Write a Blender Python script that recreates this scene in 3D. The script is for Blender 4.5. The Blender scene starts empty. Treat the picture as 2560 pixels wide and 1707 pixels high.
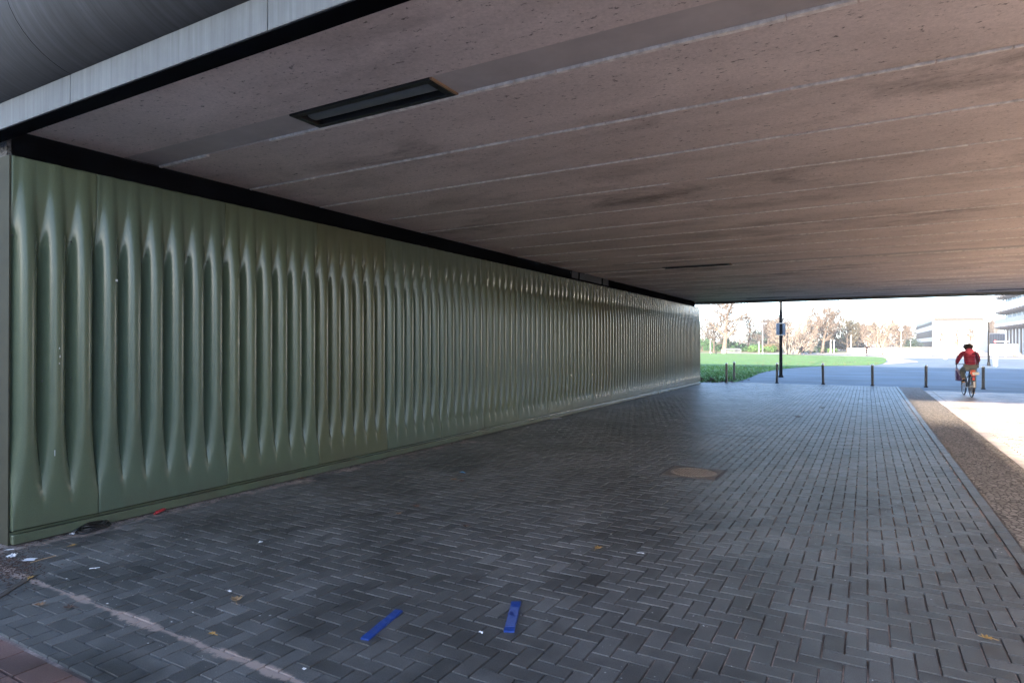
import bpy, bmesh, math, random
import numpy as np
from mathutils import Vector, Matrix

sc = bpy.context.scene
COL = sc.collection
R = math.radians

# ------------------------------------------------------------------ camera
cam_d = bpy.data.cameras.new("camera")
cam_d.sensor_width = 36.0
cam_d.lens = 36.0 * 1558.0 / 2560.0
cam_d.clip_start = 0.05
cam_d.clip_end = 2000.0
cam = bpy.data.objects.new("camera", cam_d)
COL.objects.link(cam)
cam.location = (0, 0, 1.65)
cam.rotation_euler = (R(90.31), 0, R(29.65))
sc.camera = cam

# ------------------------------------------------------------------ world + sun
SUN_EL = 9.67
w = bpy.data.worlds.new("World")
sc.world = w
w.use_nodes = True
nt = w.node_tree
bg = nt.nodes["Background"]
sky = nt.nodes.new("ShaderNodeTexSky")
sky.sky_type = 'NISHITA'
sky.sun_disc = False
sky.sun_elevation = R(SUN_EL)
sky.sun_rotation = R(180)
sky.air_density = 0.55
sky.dust_density = 0.65
sky.ozone_density = 1.2
nt.links.new(sky.outputs[0], bg.inputs[0])
bg.inputs[1].default_value = 0.105
sun_d = bpy.data.lights.new("sun", 'SUN')
sun_d.energy = 4.1
sun_d.angle = R(0.55)
sun_d.color = (1.0, 0.85, 0.68)
sun = bpy.data.objects.new("sun", sun_d)
COL.objects.link(sun)
sun.location = (0, -20, 30)
sun.rotation_euler = Vector((0, math.cos(R(SUN_EL)), -math.sin(R(SUN_EL)))).to_track_quat('-Z', 'Y').to_euler()

sc.view_settings.view_transform = 'Standard'
sc.view_settings.look = 'None'
sc.view_settings.exposure = 3.45
sc.view_settings.gamma = 1.0
sc.cycles.max_bounces = 12
sc.cycles.diffuse_bounces = 7
sc.cycles.glossy_bounces = 5
sc.cycles.use_denoising = True

# ------------------------------------------------------------------ view maths (photo pixel -> point in the place)
_f, _cx, _cy, _h = 1558.0, 1280.0, 862.0, 1.65
_s, _c = math.sin(R(29.65)), math.cos(R(29.65))

def ray(x, y):
    u = (x - _cx) / _f
    v = (_cy - y) / _f
    return (-_s + u * _c, _c + u * _s, v)

def gp(x, y, z=0.0):
    r = ray(x, y)
    t = (z - _h) / r[2]
    return Vector((r[0] * t, r[1] * t, z))

def dp(x, d, z=0.0):
    r = ray(x, _cy)
    return Vector((r[0] * d, r[1] * d, z))

def hz(y, d):
    return _h + (_cy - y) / _f * d

# ------------------------------------------------------------------ object helpers
def tag(o, label=None, cat=None, group=None, kind=None):
    if label: o["label"] = label
    if cat: o["category"] = cat
    if group: o["group"] = group
    if kind: o["kind"] = kind
    return o

def thing(name, label, cat, loc=(0, 0, 0), rz=0.0, group=None):
    o = bpy.data.objects.new(name, None)
    o.empty_display_size = 0.2
    COL.objects.link(o)
    o.location = loc
    o.rotation_euler = (0, 0, rz)
    return tag(o, label, cat, group)

KIDS = {}
def link(o, parent=None):
    COL.objects.link(o)
    if parent is not None:
        o.parent = parent
        KIDS.setdefault(parent.name, []).append(o)
    return o

def copy_tree(o, parent=None):
    c = o.copy()
    link(c, parent)
    for ch in KIDS.get(o.name, []):
        copy_tree(ch, c)
    return c

class M:
    def __init__(self):
        self.v = []; self.f = []; self.mi = []
    def add(self, vs, fs, mi=0):
        n = len(self.v)
        self.v.extend([tuple(p) for p in vs])
        for q in fs:
            self.f.append(tuple(i + n for i in q)); self.mi.append(mi)
    def box(self, a, b, mi=0, T=None):
        x0, y0, z0 = a; x1, y1, z1 = b
        vs = [Vector(p) for p in ((x0,y0,z0),(x1,y0,z0),(x1,y1,z0),(x0,y1,z0),(x0,y0,z1),(x1,y0,z1),(x1,y1,z1),(x0,y1,z1))]
        if T is not None: vs = [T @ p for p in vs]
        self.add(vs, [(0,3,2,1),(4,5,6,7),(0,1,5,4),(1,2,6,5),(2,3,7,6),(3,0,4,7)], mi)
    def bbox(self, a, b, bev, mi=0, T=None):
        """box with bevelled edges (chamfer on all edges)"""
        bm = bmesh.new()
        bmesh.ops.create_cube(bm, size=1.0)
        for v in bm.verts:
            v.co = Vector([a[i] + (v.co[i] + 0.5) * (b[i] - a[i]) for i in range(3)])
        bmesh.ops.bevel(bm, geom=list(bm.edges), offset=bev, segments=2, affect='EDGES', profile=0.5)
        bm.verts.index_update()
        vs = [(T @ v.co) if T is not None else v.co.copy() for v in bm.verts]
        fs = [tuple(v.index for v in f.verts) for f in bm.faces]
        bm.free()
        self.add(vs, fs, mi)
    def tube(self, pts, rad, sides=8, mi=0, caps=True, closed=False):
        pts = [Vector(p) for p in pts]
        n = len(pts)
        if not hasattr(rad, '__len__'): rad = [rad] * n
        vs = []
        up = None
        for i in range(n):
            if closed:
                d = pts[(i + 1) % n] - pts[i - 1]
            else:
                d = pts[min(i + 1, n - 1)] - pts[max(i - 1, 0)]
            if d.length < 1e-9: d = Vector((0, 0, 1))
            d.normalize()
            if up is None:
                up = d.orthogonal().normalized()
            else:
                up = up - d * up.dot(d)
                if up.length < 1e-6: up = d.orthogonal()
                up.normalize()
            sd = d.cross(up)
            for k in range(sides):
                a = 2 * math.pi * k / sides
                vs.append(pts[i] + (up * math.cos(a) + sd * math.sin(a)) * rad[i])
        fs = []
        for i in range(n if closed else n - 1):
            j = (i + 1) % n
            for k in range(sides):
                l = (k + 1) % sides
                fs.append((i*sides+k, i*sides+l, j*sides+l, j*sides+k))
        if caps and not closed:
            fs.append(tuple(range(sides - 1, -1, -1)))
            fs.append(tuple((n-1)*sides + k for k in range(sides)))
        self.add(vs, fs, mi)
    def lathe(self, prof, c=(0, 0, 0), sides=16, mi=0, sx=1, sy=1):
        vs = []
        for r, z in prof:
            for k in range(sides):
                a = 2*math.pi*k/sides
                vs.append((c[0] + r*math.cos(a)*sx, c[1] + r*math.sin(a)*sy, c[2] + z))
        fs = []
        for i in range(len(prof) - 1):
            for k in range(sides):
                l = (k+1) % sides
                fs.append((i*sides+k, i*sides+l, (i+1)*sides+l, (i+1)*sides+k))
        fs.append(tuple(range(sides-1, -1, -1)))
        fs.append(tuple((len(prof)-1)*sides + k for k in range(sides)))
        self.add(vs, fs, mi)
    def poly(self, pts, z0, z1, mi=0):
        """prism from a ground outline (counter clockwise)"""
        n = len(pts)
        vs = [(p[0], p[1], z0) for p in pts] + [(p[0], p[1], z1) for p in pts]
        fs = [tuple(range(n-1, -1, -1)), tuple(range(n, 2*n))]
        for i in range(n):
            j = (i+1) % n
            fs.append((i, j, n+j, n+i))
        self.add(vs, fs, mi)
    def ball(self, c, rx, ry, rz, seg=10, rings=7, mi=0, jit=0.0, rng=None):
        vs = [(c[0], c[1], c[2]-rz)]
        for i in range(1, rings):
            t = math.pi*i/rings
            for k in range(seg):
                a = 2*math.pi*k/seg
                q = 1 + (rng.uniform(-jit, jit) if rng else 0)
                vs.append((c[0]+rx*q*math.sin(t)*math.cos(a), c[1]+ry*q*math.sin(t)*math.sin(a), c[2]-rz*q*math.cos(t)))
        vs.append((c[0], c[1], c[2]+rz))
        fs = []
        for k in range(seg):
            fs.append((0, 1+(k+1) % seg, 1+k))
        for i in range(rings-2):
            for k in range(seg):
                l = (k+1) % seg
                a = 1+i*seg
                fs.append((a+k, a+l, a+seg+l, a+seg+k))
        e = len(vs)-1
        a = 1+(rings-2)*seg
        for k in range(seg):
            fs.append((a+k, a+(k+1) % seg, e))
        self.add(vs, fs, mi)
    def build(self, name, mats, parent=None, smooth=False, angle=None):
        me = bpy.data.meshes.new(name)
        me.from_pydata(self.v, [], self.f)
        if not isinstance(mats, (list, tuple)): mats = [mats]
        for m in mats: me.materials.append(m)
        if len(mats) > 1:
            me.polygons.foreach_set("material_index", self.mi)
        if smooth:
            me.polygons.foreach_set("use_smooth", [True] * len(me.polygons))
            if angle is not None:
                try: me.set_sharp_from_angle(angle=R(angle))
                except Exception: pass
        me.update()
        return link(bpy.data.objects.new(name, me), parent)

def skin(name, pts, edges, mat, parent=None, levels=2, root=0):
    """one continuous body surface grown over a skeleton; pts = (x, y, z, r) or (x, y, z, rx, ry)"""
    me = bpy.data.meshes.new(name + "_cage")
    me.from_pydata([p[:3] for p in pts], edges, [])
    o = bpy.data.objects.new(name + "_cage", me)
    COL.objects.link(o)
    md = o.modifiers.new("skin", 'SKIN')
    if not me.skin_vertices: me.skin_vertices.new()
    for i, p in enumerate(pts):
        sv = me.skin_vertices[0].data[i]
        sv.radius = (p[3], p[4] if len(p) > 4 else p[3])
        sv.use_root = (i == root)
    md.branch_smoothing = 0.6
    md.use_smooth_shade = True
    sb = o.modifiers.new("sub", 'SUBSURF'); sb.levels = levels; sb.render_levels = levels
    dg = bpy.context.evaluated_depsgraph_get()
    dg.update()
    m2 = bpy.data.meshes.new_from_object(o.evaluated_get(dg))
    m2.name = name
    m2.materials.clear(); m2.materials.append(mat)
    m2.polygons.foreach_set("use_smooth", [True] * len(m2.polygons))
    bpy.data.objects.remove(o); bpy.data.meshes.remove(me)
    return link(bpy.data.objects.new(name, m2), parent)

# ------------------------------------------------------------------ materials
class N:
    def __init__(self, name):
        self.m = bpy.data.materials.new(name)
        self.m.use_nodes = True
        self.nt = self.m.node_tree
        self.b = self.nt.nodes["Principled BSDF"]
        self._oc = None
    def n(self, t, **kw):
        x = self.nt.nodes.new(t)
        for k, v in kw.items(): setattr(x, k, v)
        return x
    def L(self, a, b): self.nt.links.new(a, b)
    def coord(self, kind='Object'):
        if self._oc is None: self._oc = self.n('ShaderNodeTexCoord')
        return self._oc.outputs[kind]
    def pos(self):
        return self.n('ShaderNodeNewGeometry').outputs['Position']
    def scaled(self, vec, s):
        mp = self.n('ShaderNodeMapping')
        self.L(vec, mp.inputs[0]); mp.inputs['Scale'].default_value = s
        return mp.outputs[0]
    def noise(self, vec, scale, detail=4, rough=0.6, dist=0.0):
        x = self.n('ShaderNodeTexNoise')
        self.L(vec, x.inputs['Vector'])
        x.inputs['Scale'].default_value = scale; x.inputs['Detail'].default_value = detail
        x.inputs['Roughness'].default_value = rough; x.inputs['Distortion'].default_value = dist
        return x.outputs[0]
    def ramp(self, fac, stops):
        x = self.n('ShaderNodeValToRGB')
        e = x.color_ramp.elements
        while len(e) < len(stops): e.new(0.5)
        for i, (p, c) in enumerate(stops):
            e[i].position = p
            e[i].color = (c, c, c, 1) if not hasattr(c, '__len__') else (*c[:3], 1)
        self.L(fac, x.inputs[0])
        return x.outputs[0]
    def mix(self, fac, a, b, mode='MIX'):
        x = self.n('ShaderNodeMix', data_type='RGBA', blend_type=mode)
        for inp, val in ((x.inputs[0], fac), (x.inputs[6], a), (x.inputs[7], b)):
            if hasattr(val, 'is_linked'): self.L(val, inp)
            elif hasattr(val, '__len__'): inp.default_value = (*val[:3], 1)
            else: inp.default_value = val
        return x.outputs[2]
    def math(self, op, a, b=None, clamp=False):
        x = self.n('ShaderNodeMath', operation=op); x.use_clamp = clamp
        for inp, val in ((x.inputs[0], a), (x.inputs[1], b)):
            if val is None: continue
            if hasattr(val, 'is_linked'): self.L(val, inp)
            else: inp.default_value = val
        return x.outputs[0]
    def bump(self, hgt, strength=0.3, dist=0.01):
        x = self.n('ShaderNodeBump')
        x.inputs['Strength'].default_value = strength; x.inputs['Distance'].default_value = dist
        self.L(hgt, x.inputs['Height']); self.L(x.outputs[0], self.b.inputs['Normal'])
    def set(self, **kw):
        for k, v in kw.items():
            i = self.b.inputs[k]
            if hasattr(v, 'is_linked'): self.L(v, i)
            elif hasattr(v, '__len__'): i.default_value = (*v[:3], 1)
            else: i.default_value = v
        return self.m

_plain = {}
def plain(name, col, rough=0.6, metal=0.0, var=0.15, scale=8.0, spec=0.5):
    if name in _plain: return _plain[name]
    k = N(name)
    nz = k.noise(k.coord(), scale, 5, 0.65)
    dk = [c * (1 - var) for c in col]; lt = [min(1, c * (1 + var)) for c in col]
    k.set(**{'Base Color': k.ramp(nz, [(0.3, dk), (0.7, lt)]), 'Roughness': rough, 'Metallic': metal})
    k.b.inputs['Specular IOR Level'].default_value = spec
    _plain[name] = k.m
    return k.m

def mat_pavers(name, dark, light, red=False, sand=True):
    k = N(name)
    P = k.pos()
    at = k.n('ShaderNodeAttribute'); at.attribute_name = "tint"
    col = k.ramp(at.outputs['Fac'], [(0.0, dark), (0.55, [(a+b)/2 for a, b in zip(dark, light)]), (1.0, light)])
    grain = k.noise(P, 150, 4, 0.75)
    scuff = k.noise(k.scaled(P, (3, 1.6, 1)), 9.0, 6, 0.75, 0.4)
    col = k.mix(k.ramp(scuff, [(0.60, 0.0), (0.74, 0.30)]), col, (0.30, 0.29, 0.28))
    col = k.mix(1.0, col, k.ramp(grain, [(0.3, 0.55), (0.7, 1.45)]), 'MULTIPLY')
    grime = k.noise(P, 0.75, 5, 0.6, 0.6)
    col = k.mix(1.0, col, k.ramp(grime, [(0.36, 0.50), (0.60, 1.12)]), 'MULTIPLY')
    blot = k.noise(P, 6.0, 4, 0.65)
    col = k.mix(1.0, col, k.ramp(blot, [(0.3, 0.78), (0.65, 1.1)]), 'MULTIPLY')
    if sand:
        # sand washed down under the bridge edge and along the wall foot
        sx = k.n('ShaderNodeSeparateXYZ'); k.L(P, sx.inputs[0])
        wob = k.noise(P, 9.0, 5, 0.7)
        wob2 = k.noise(P, 2.2, 3, 0.6)
        dy = k.math('ABSOLUTE', k.math('SUBTRACT', sx.outputs['Y'], 2.145))
        wid = k.math('MULTIPLY', k.ramp(wob, [(0.30, 0.15), (0.55, 1.0)]), k.ramp(wob2, [(0.32, 0.012), (0.6, 0.06)]))
        m1 = k.math('MULTIPLY', k.math('SUBTRACT', wid, dy), 60.0, True)
        rx = k.ramp(sx.outputs['X'], [(0.0, 1.0), (0.001, 1.0)])
        dx = k.math('SUBTRACT', -5.86, sx.outputs['X'])
        wx = k.math('ADD', dx, k.math('MULTIPLY', k.math('SUBTRACT', wob2, 0.52), 1.6))
        m2 = k.math('MULTIPLY', k.math('MULTIPLY', wx, 8.0, True), k.ramp(wob, [(0.4, 0.0), (0.55, 0.8)]))
        near = k.math('LESS_THAN', sx.outputs['Y'], 9.0)
        m2 = k.math('MULTIPLY', m2, near)
        col = k.mix(k.math('MAXIMUM', m1, m2), col, (0.30, 0.24, 0.215))
    vo = k.n('ShaderNodeTexVoronoi'); k.L(P, vo.inputs['Vector']); vo.inputs['Scale'].default_value = 7.0
    gum = k.math('LESS_THAN', vo.outputs['Distance'], 0.055)
    keep = k.math('GREATER_THAN', k.noise(P, 1.3, 2, 0.5), 0.54)
    col = k.mix(k.math('MULTIPLY', k.math('MULTIPLY', gum, keep), 0.7), col, (0.55, 0.55, 0.55))
    rgh = k.ramp(blot, [(0.3, 0.40), (0.7, 0.58)])
    k.bump(k.math('ADD', grain, k.math('MULTIPLY', blot, 0.6)), 0.35, 0.004)
    return k.set(**{'Base Color': col, 'Roughness': rgh})

def mat_joint():
    k = N("joint_sand")
    P = k.pos()
    a = k.noise(P, 1.1, 4, 0.6); b = k.noise(P, 60, 3, 0.6)
    col = k.ramp(a, [(0.40, (0.085, 0.064, 0.055)), (0.56, (0.44, 0.345, 0.31))])
    col = k.mix(1.0, col, k.ramp(b, [(0.3, 0.6), (0.7, 1.2)]), 'MULTIPLY')
    return k.set(**{'Base Color': col, 'Roughness': 0.9})

def mat_asphalt(name, base, scale=1.0):
    k = N(name)
    P = k.pos()
    g = k.noise(P, 90*scale, 3, 0.7); l = k.noise(P, 0.25, 5, 0.6, 0.4)
    st = k.noise(k.scaled(P, (0.05, 0.9, 1)), 1.0, 4, 0.6)
    col = k.ramp(g, [(0.3, [c*0.7 for c in base]), (0.7, [c*1.25 for c in base])])
    col = k.mix(1.0, col, k.ramp(l, [(0.35, 0.75), (0.65, 1.15)]), 'MULTIPLY')
    col = k.mix(1.0, col, k.ramp(st, [(0.4, 0.82), (0.6, 1.08)]), 'MULTIPLY')
    k.bump(g, 0.4, 0.006)
    return k.set(**{'Base Color': col, 'Roughness': 0.75})

def mat_cobbles():
    k = N("worn_cobbles")
    P = k.pos()
    vo = k.n('ShaderNodeTexVoronoi'); k.L(k.scaled(P, (19, 13, 9)), vo.inputs['Vector']); vo.inputs['Scale'].default_value = 1.0
    vo2 = k.n('ShaderNodeTexVoronoi', feature='DISTANCE_TO_EDGE'); k.L(k.scaled(P, (19, 13, 9)), vo2.inputs['Vector']); vo2.inputs['Scale'].default_value = 1.0
    bw = k.n('ShaderNodeRGBToBW'); k.L(vo.outputs['Color'], bw.inputs[0])
    col = k.ramp(bw.outputs[0], [(0.1, (0.22, 0.195, 0.17)), (0.6, (0.34, 0.30, 0.26)), (1.0, (0.46, 0.40, 0.35))])
    col = k.mix(k.ramp(vo2.outputs['Distance'], [(0.03, 1.0), (0.12, 0.0)]), col, (0.07, 0.056, 0.048))
    g = k.noise(P, 120, 3, 0.7)
    col = k.mix(1.0, col, k.ramp(g, [(0.3, 0.7), (0.7, 1.2)]), 'MULTIPLY')
    k.bump(k.ramp(vo2.outputs['Distance'], [(0.0, 0.0), (0.3, 1.0)]), 0.35, 0.007)
    return k.set(**{'Base Color': col, 'Roughness': 0.8})

def mat_ceiling(name="painted_concrete", base=(0.72, 0.635, 0.60)):
    k = N(name)
    P = k.pos()
    big = k.noise(k.scaled(P, (0.45, 1.1, 1)), 1.0, 5, 0.62, 0.5)
    col = k.ramp(big, [(0.32, [c*0.80 for c in base]), (0.62, [c*1.06 for c in base])])
    mould = k.noise(k.scaled(P, (0.7, 1.3, 1)), 1.3, 8, 0.72, 0.3)
    mask = k.noise(k.scaled(P, (0.22, 0.6, 1)), 1.0, 3, 0.5)
    mm = k.math('MULTIPLY', k.ramp(mould, [(0.47, 0.0), (0.66, 0.9)]), k.ramp(mask, [(0.42, 0.0), (0.60, 0.85)]))
    col = k.mix(mm, col, (0.13, 0.105, 0.095))
    sp = k.noise(k.scaled(P, (5, 9, 1)), 3.2, 5, 0.75)
    col = k.mix(k.ramp(sp, [(0.595, 0.0), (0.67, 0.9)]), col, (0.05, 0.042, 0.04))
    fine = k.noise(P, 45, 5, 0.75)
    col = k.mix(1.0, col, k.ramp(fine, [(0.3, 0.80), (0.7, 1.10)]), 'MULTIPLY')
    k.bump(k.math('ADD', fine, k.noise(P, 6, 3, 0.5)), 0.18, 0.006)
    return k.set(**{'Base Color': col, 'Roughness': 0.62})

def mat_clad(name, base):
    k = N(name)
    P = k.pos()
    st = k.noise(k.scaled(P, (9, 9, 0.5)), 1.6, 5, 0.65)
    col = k.ramp(st, [(0.2, [c*0.95 for c in base]), (0.8, [c*1.05 for c in base])])
    mt = k.noise(P, 3.0, 5, 0.7)
    col = k.mix(1.0, col, k.ramp(mt, [(0.2, 0.93), (0.8, 1.05)]), 'MULTIPLY')
    gr = k.noise(P, 160, 3, 0.6)
    col = k.mix(1.0, col, k.ramp(gr, [(0.3, 0.9), (0.7, 1.08)]), 'MULTIPLY')
    ru = k.noise(k.scaled(P, (14, 14, 1.2)), 1.0, 4, 0.6)
    col = k.mix(k.ramp(ru, [(0.66, 0.0), (0.95, 0.12)]), col, (0.09, 0.055, 0.025))
    sx = k.n('ShaderNodeSeparateXYZ'); k.L(P, sx.inputs[0])
    low = k.math('MULTIPLY', k.math('SUBTRACT', 0.32, sx.outputs['Z']), 4.0, True)
    col = k.mix(k.math('MULTIPLY', low, k.ramp(mt, [(0.4, 0.0), (0.6, 0.5)])), col, (0.07, 0.06, 0.045))
    return k.set(**{'Base Color': col, 'Roughness': 0.26, 'Specular IOR Level': 0.42})

def mat_streak(name, base, axis, rough=0.5, lo=0.6, hi=1.15):
    """sheet metal or concrete with rain streaks that run down the surface"""
    k = N(name)
    P = k.pos()
    sc3 = {'x': (26, 0.8, 0.8)}[axis]
    st = k.noise(k.scaled(P, sc3), 1.0, 5, 0.7)
    col = k.ramp(st, [(0.3, [c*lo*0.9 for c in base]), (0.68, [c*hi for c in base])])
    mt = k.noise(P, 2.0, 6, 0.7)
    col = k.mix(1.0, col, k.ramp(mt, [(0.3, 0.8), (0.7, 1.1)]), 'MULTIPLY')
    sp = k.noise(P, 30, 3, 0.7)
    col = k.mix(k.ramp(sp, [(0.7, 0.0), (0.78, 0.6)]), col, [c*0.3 for c in base])
    k.bump(st, 0.08, 0.004)
    return k.set(**{'Base Color': col, 'Roughness': rough})

def mat_pebble():
    k = N("pebbledash")
    P = k.pos()
    vo = k.n('ShaderNodeTexVoronoi'); k.L(P, vo.inputs['Vector']); vo.inputs['Scale'].default_value = 70
    bw = k.n('ShaderNodeRGBToBW'); k.L(vo.outputs['Color'], bw.inputs[0])
    col = k.ramp(bw.outputs[0], [(0.1, (0.03, 0.031, 0.034)), (0.9, (0.16, 0.163, 0.17))])
    k.bump(vo.outputs['Distance'], 0.8, 0.012)
    return k.set(**{'Base Color': col, 'Roughness': 0.8})

def mat_grass():
    k = N("grass_lawn")
    P = k.pos()
    a = k.noise(P, 0.35, 5, 0.65, 0.3); b = k.noise(P, 9, 4, 0.7)
    col = k.ramp(a, [(0.3, (0.055, 0.155, 0.026)), (0.52, (0.080, 0.205, 0.034)), (0.72, (0.115, 0.240, 0.045))])
    col = k.mix(1.0, col, k.ramp(b, [(0.3, 0.62), (0.7, 1.25)]), 'MULTIPLY')
    k.bump(b, 1.0, 0.08)
    return k.set(**{'Base Color': col, 'Roughness': 0.9})

def mat_bark(name, base):
    k = N(name)
    P = k.coord()
    a = k.noise(k.scaled(P, (1, 1, 0.35)), 3.0, 6, 0.7)
    col = k.ramp(a, [(0.3, [c*0.55 for c in base]), (0.6, base), (0.8, [min(1, c*1.25) for c in base])])
    k.bump(a, 0.6, 0.05)
    return k.set(**{'Base Color': col, 'Roughness': 0.85})

MAT_PAVER = mat_pavers("grey_pavers", (0.053, 0.054, 0.054), (0.134, 0.135, 0.134))
MAT_PAVER_RED = mat_pavers("red_brown_pavers", (0.14, 0.085, 0.08), (0.28, 0.16, 0.135), sand=False)
MAT_PAVER_PATH = mat_pavers("path_pavers", (0.42, 0.335, 0.285), (0.62, 0.51, 0.44), sand=False)
MAT_JOINT = mat_joint()
MAT_ASPH = mat_asphalt("asphalt", (0.125, 0.17, 0.215))
MAT_PLAZA = mat_asphalt("pale_plaza", (0.40, 0.37, 0.335), 0.4)
MAT_SAND = mat_asphalt("sand", (0.42, 0.35, 0.27), 0.5)
MAT_COBBLE = mat_cobbles()
MAT_CEIL = mat_ceiling()
MAT_BOARD = plain("grey_board", (0.46, 0.43, 0.42), 0.6, var=0.12, scale=3)
MAT_SEAL = plain("pale_joint_filler", (0.76, 0.72, 0.68), 0.7, var=0.35, scale=14)
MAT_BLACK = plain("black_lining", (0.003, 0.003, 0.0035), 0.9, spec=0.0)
MAT_CLAD = [mat_clad("green_cladding", (0.088, 0.112, 0.070)), mat_clad("blue_green_cladding", (0.082, 0.110, 0.076)), mat_clad("olive_cladding", (0.088, 0.099, 0.056))]
MAT_FASCIA = mat_streak("pale_fascia_concrete", (0.105, 0.116, 0.122), 'x', 0.6, 0.72, 1.15)
MAT_EDGE = mat_streak("dark_edge_cladding", (0.045, 0.048, 0.054), 'x', 0.75, 0.6, 1.2)
MAT_CONC = plain("concrete", (0.33, 0.32, 0.30), 0.8, var=0.25, scale=1.5)
MAT_PEBBLE = mat_pebble()
MAT_GRASS = mat_grass()
MAT_DARKMETAL = plain("dark_painted_steel", (0.008, 0.009, 0.011), 0.6, 0.0, spec=0.12)
MAT_BOLL = plain("grey_brown_steel", (0.10, 0.10, 0.10), 0.35, 0.6, var=0.25, scale=20)
MAT_STEEL = plain("bright_steel", (0.55, 0.55, 0.56), 0.3, 0.9)
MAT_WHITE = plain("white_paint", (0.55, 0.55, 0.54), 0.5, var=0.05, scale=2)
MAT_GLASS = plain("dark_window_glass", (0.010, 0.014, 0.020), 0.6, var=0.3, scale=0.6, spec=0.08)
MAT_GREYPANEL = plain("dark_grey_panel", (0.05, 0.056, 0.07), 0.4, var=0.15, scale=1)

# ------------------------------------------------------------------ ground
def sheet(name, pts, z, mat, thick=0.0):
    m = M()
    if thick: m.poly(pts, z - thick, z)
    else: m.add([(p[0], p[1], z) for p in pts], [tuple(range(len(pts)))])
    o = m.build(name, mat)
    o["kind"] = "structure"
    return o

sheet("ground", [(-900, -500), (900, -500), (900, 1500), (-900, 1500)], -0.06, MAT_PLAZA)
sheet("asphalt_road", [(-7, 27.0), (60, 27.0), (60, 84), (14, 93), (-5, 93), (-60, 93.5), (-60, 130), (-75, 130), (-75, 27)], -0.022, MAT_ASPH)
sheet("rear_road", [(-60, -30), (1.0, -30), (1.0, 0.2), (-60, 0.2)], -0.022, MAT_ASPH)
def smooth_poly(pts, n=6):
    out = []
    k = len(pts)
    for i in range(k):
        p0, p1, p2, p3 = [Vector((*pts[(i + j - 1) % k], 0)) for j in range(4)]
        for t in range(n):
            u = t / n
            q = 0.5*((2*p1) + (p2-p0)*u + (2*p0-5*p1+4*p2-p3)*u*u + (3*p1-p0-3*p2+p3)*u**3)
            out.append((q.x, q.y))
    return out
LAWN = [(-70, 28.2), (-20, 27.9), (-8, 27.7), (-5.6, 28.0), (-5.05, 30.6), (-5.45, 39.8), (-5.0, 46.5), (-4.1, 51.1), (-2.9, 54.5), (-0.2, 58.2), (0.9, 61), (1.75, 74.7), (1.7, 95.7), (-1.4, 102.9), (-13, 115.5), (-22, 125), (-40, 128), (-70, 128)]
lawn_pts = smooth_poly(LAWN, 5)
sheet("lawn", lawn_pts, -0.004, MAT_GRASS)
sheet("sand_patch", smooth_poly([(1.75, 93.0), (3.4, 89.2), (4.43, 73.7), (3.15, 68.1), (1.25, 62.5), (1.85, 72), (1.85, 86)], 5), -0.014, MAT_SAND)
sheet("footpath", [(-60, 128.2), (-10, 117.5), (30, 100), (60, 92), (60, 96), (30, 104), (-10, 121.5), (-60, 132)], -0.018, MAT_ASPH)

# short grass tufts and dead leaves at the near lawn edge
def inside(p, poly):
    c = False; n = len(poly); j = n - 1
    for i in range(n):
        xi, yi = poly[i]; xj, yj = poly[j]
        if (yi > p[1]) != (yj > p[1]) and p[0] < (xj-xi)*(p[1]-yi)/(yj-yi)+xi: c = not c
        j = i
    return c
rng = random.Random(5)
gm = M()
for _ in range(22000):
    y = 27.6 + (rng.random() ** 1.8) * 22
    x = rng.uniform(-26 if y > 40 else -16, 1.8)
    if not inside((x, y), LAWN): continue
    s = 0.5 + y / 45.0
    hgt = rng.uniform(0.03, 0.08) * s; wd = rng.uniform(0.012, 0.03) * s
    a = rng.uniform(0, math.pi)
    dx, dy = math.cos(a)*wd, math.sin(a)*wd
    lx, ly = rng.uniform(-0.05, 0.05)*s, rng.uniform(-0.05, 0.05)*s
    gm.add([(x-dx, y-dy, -0.01), (x+dx, y+dy, -0.01), (x+lx, y+ly, hgt)], [(0, 1, 2)])
go = gm.build("grass", plain("grass_blades", (0.075, 0.180, 0.034), 0.8, var=0.4, scale=0.7))
tag(go, "short green grass of the lawn past the underpass", "grass", kind="stuff")

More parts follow.
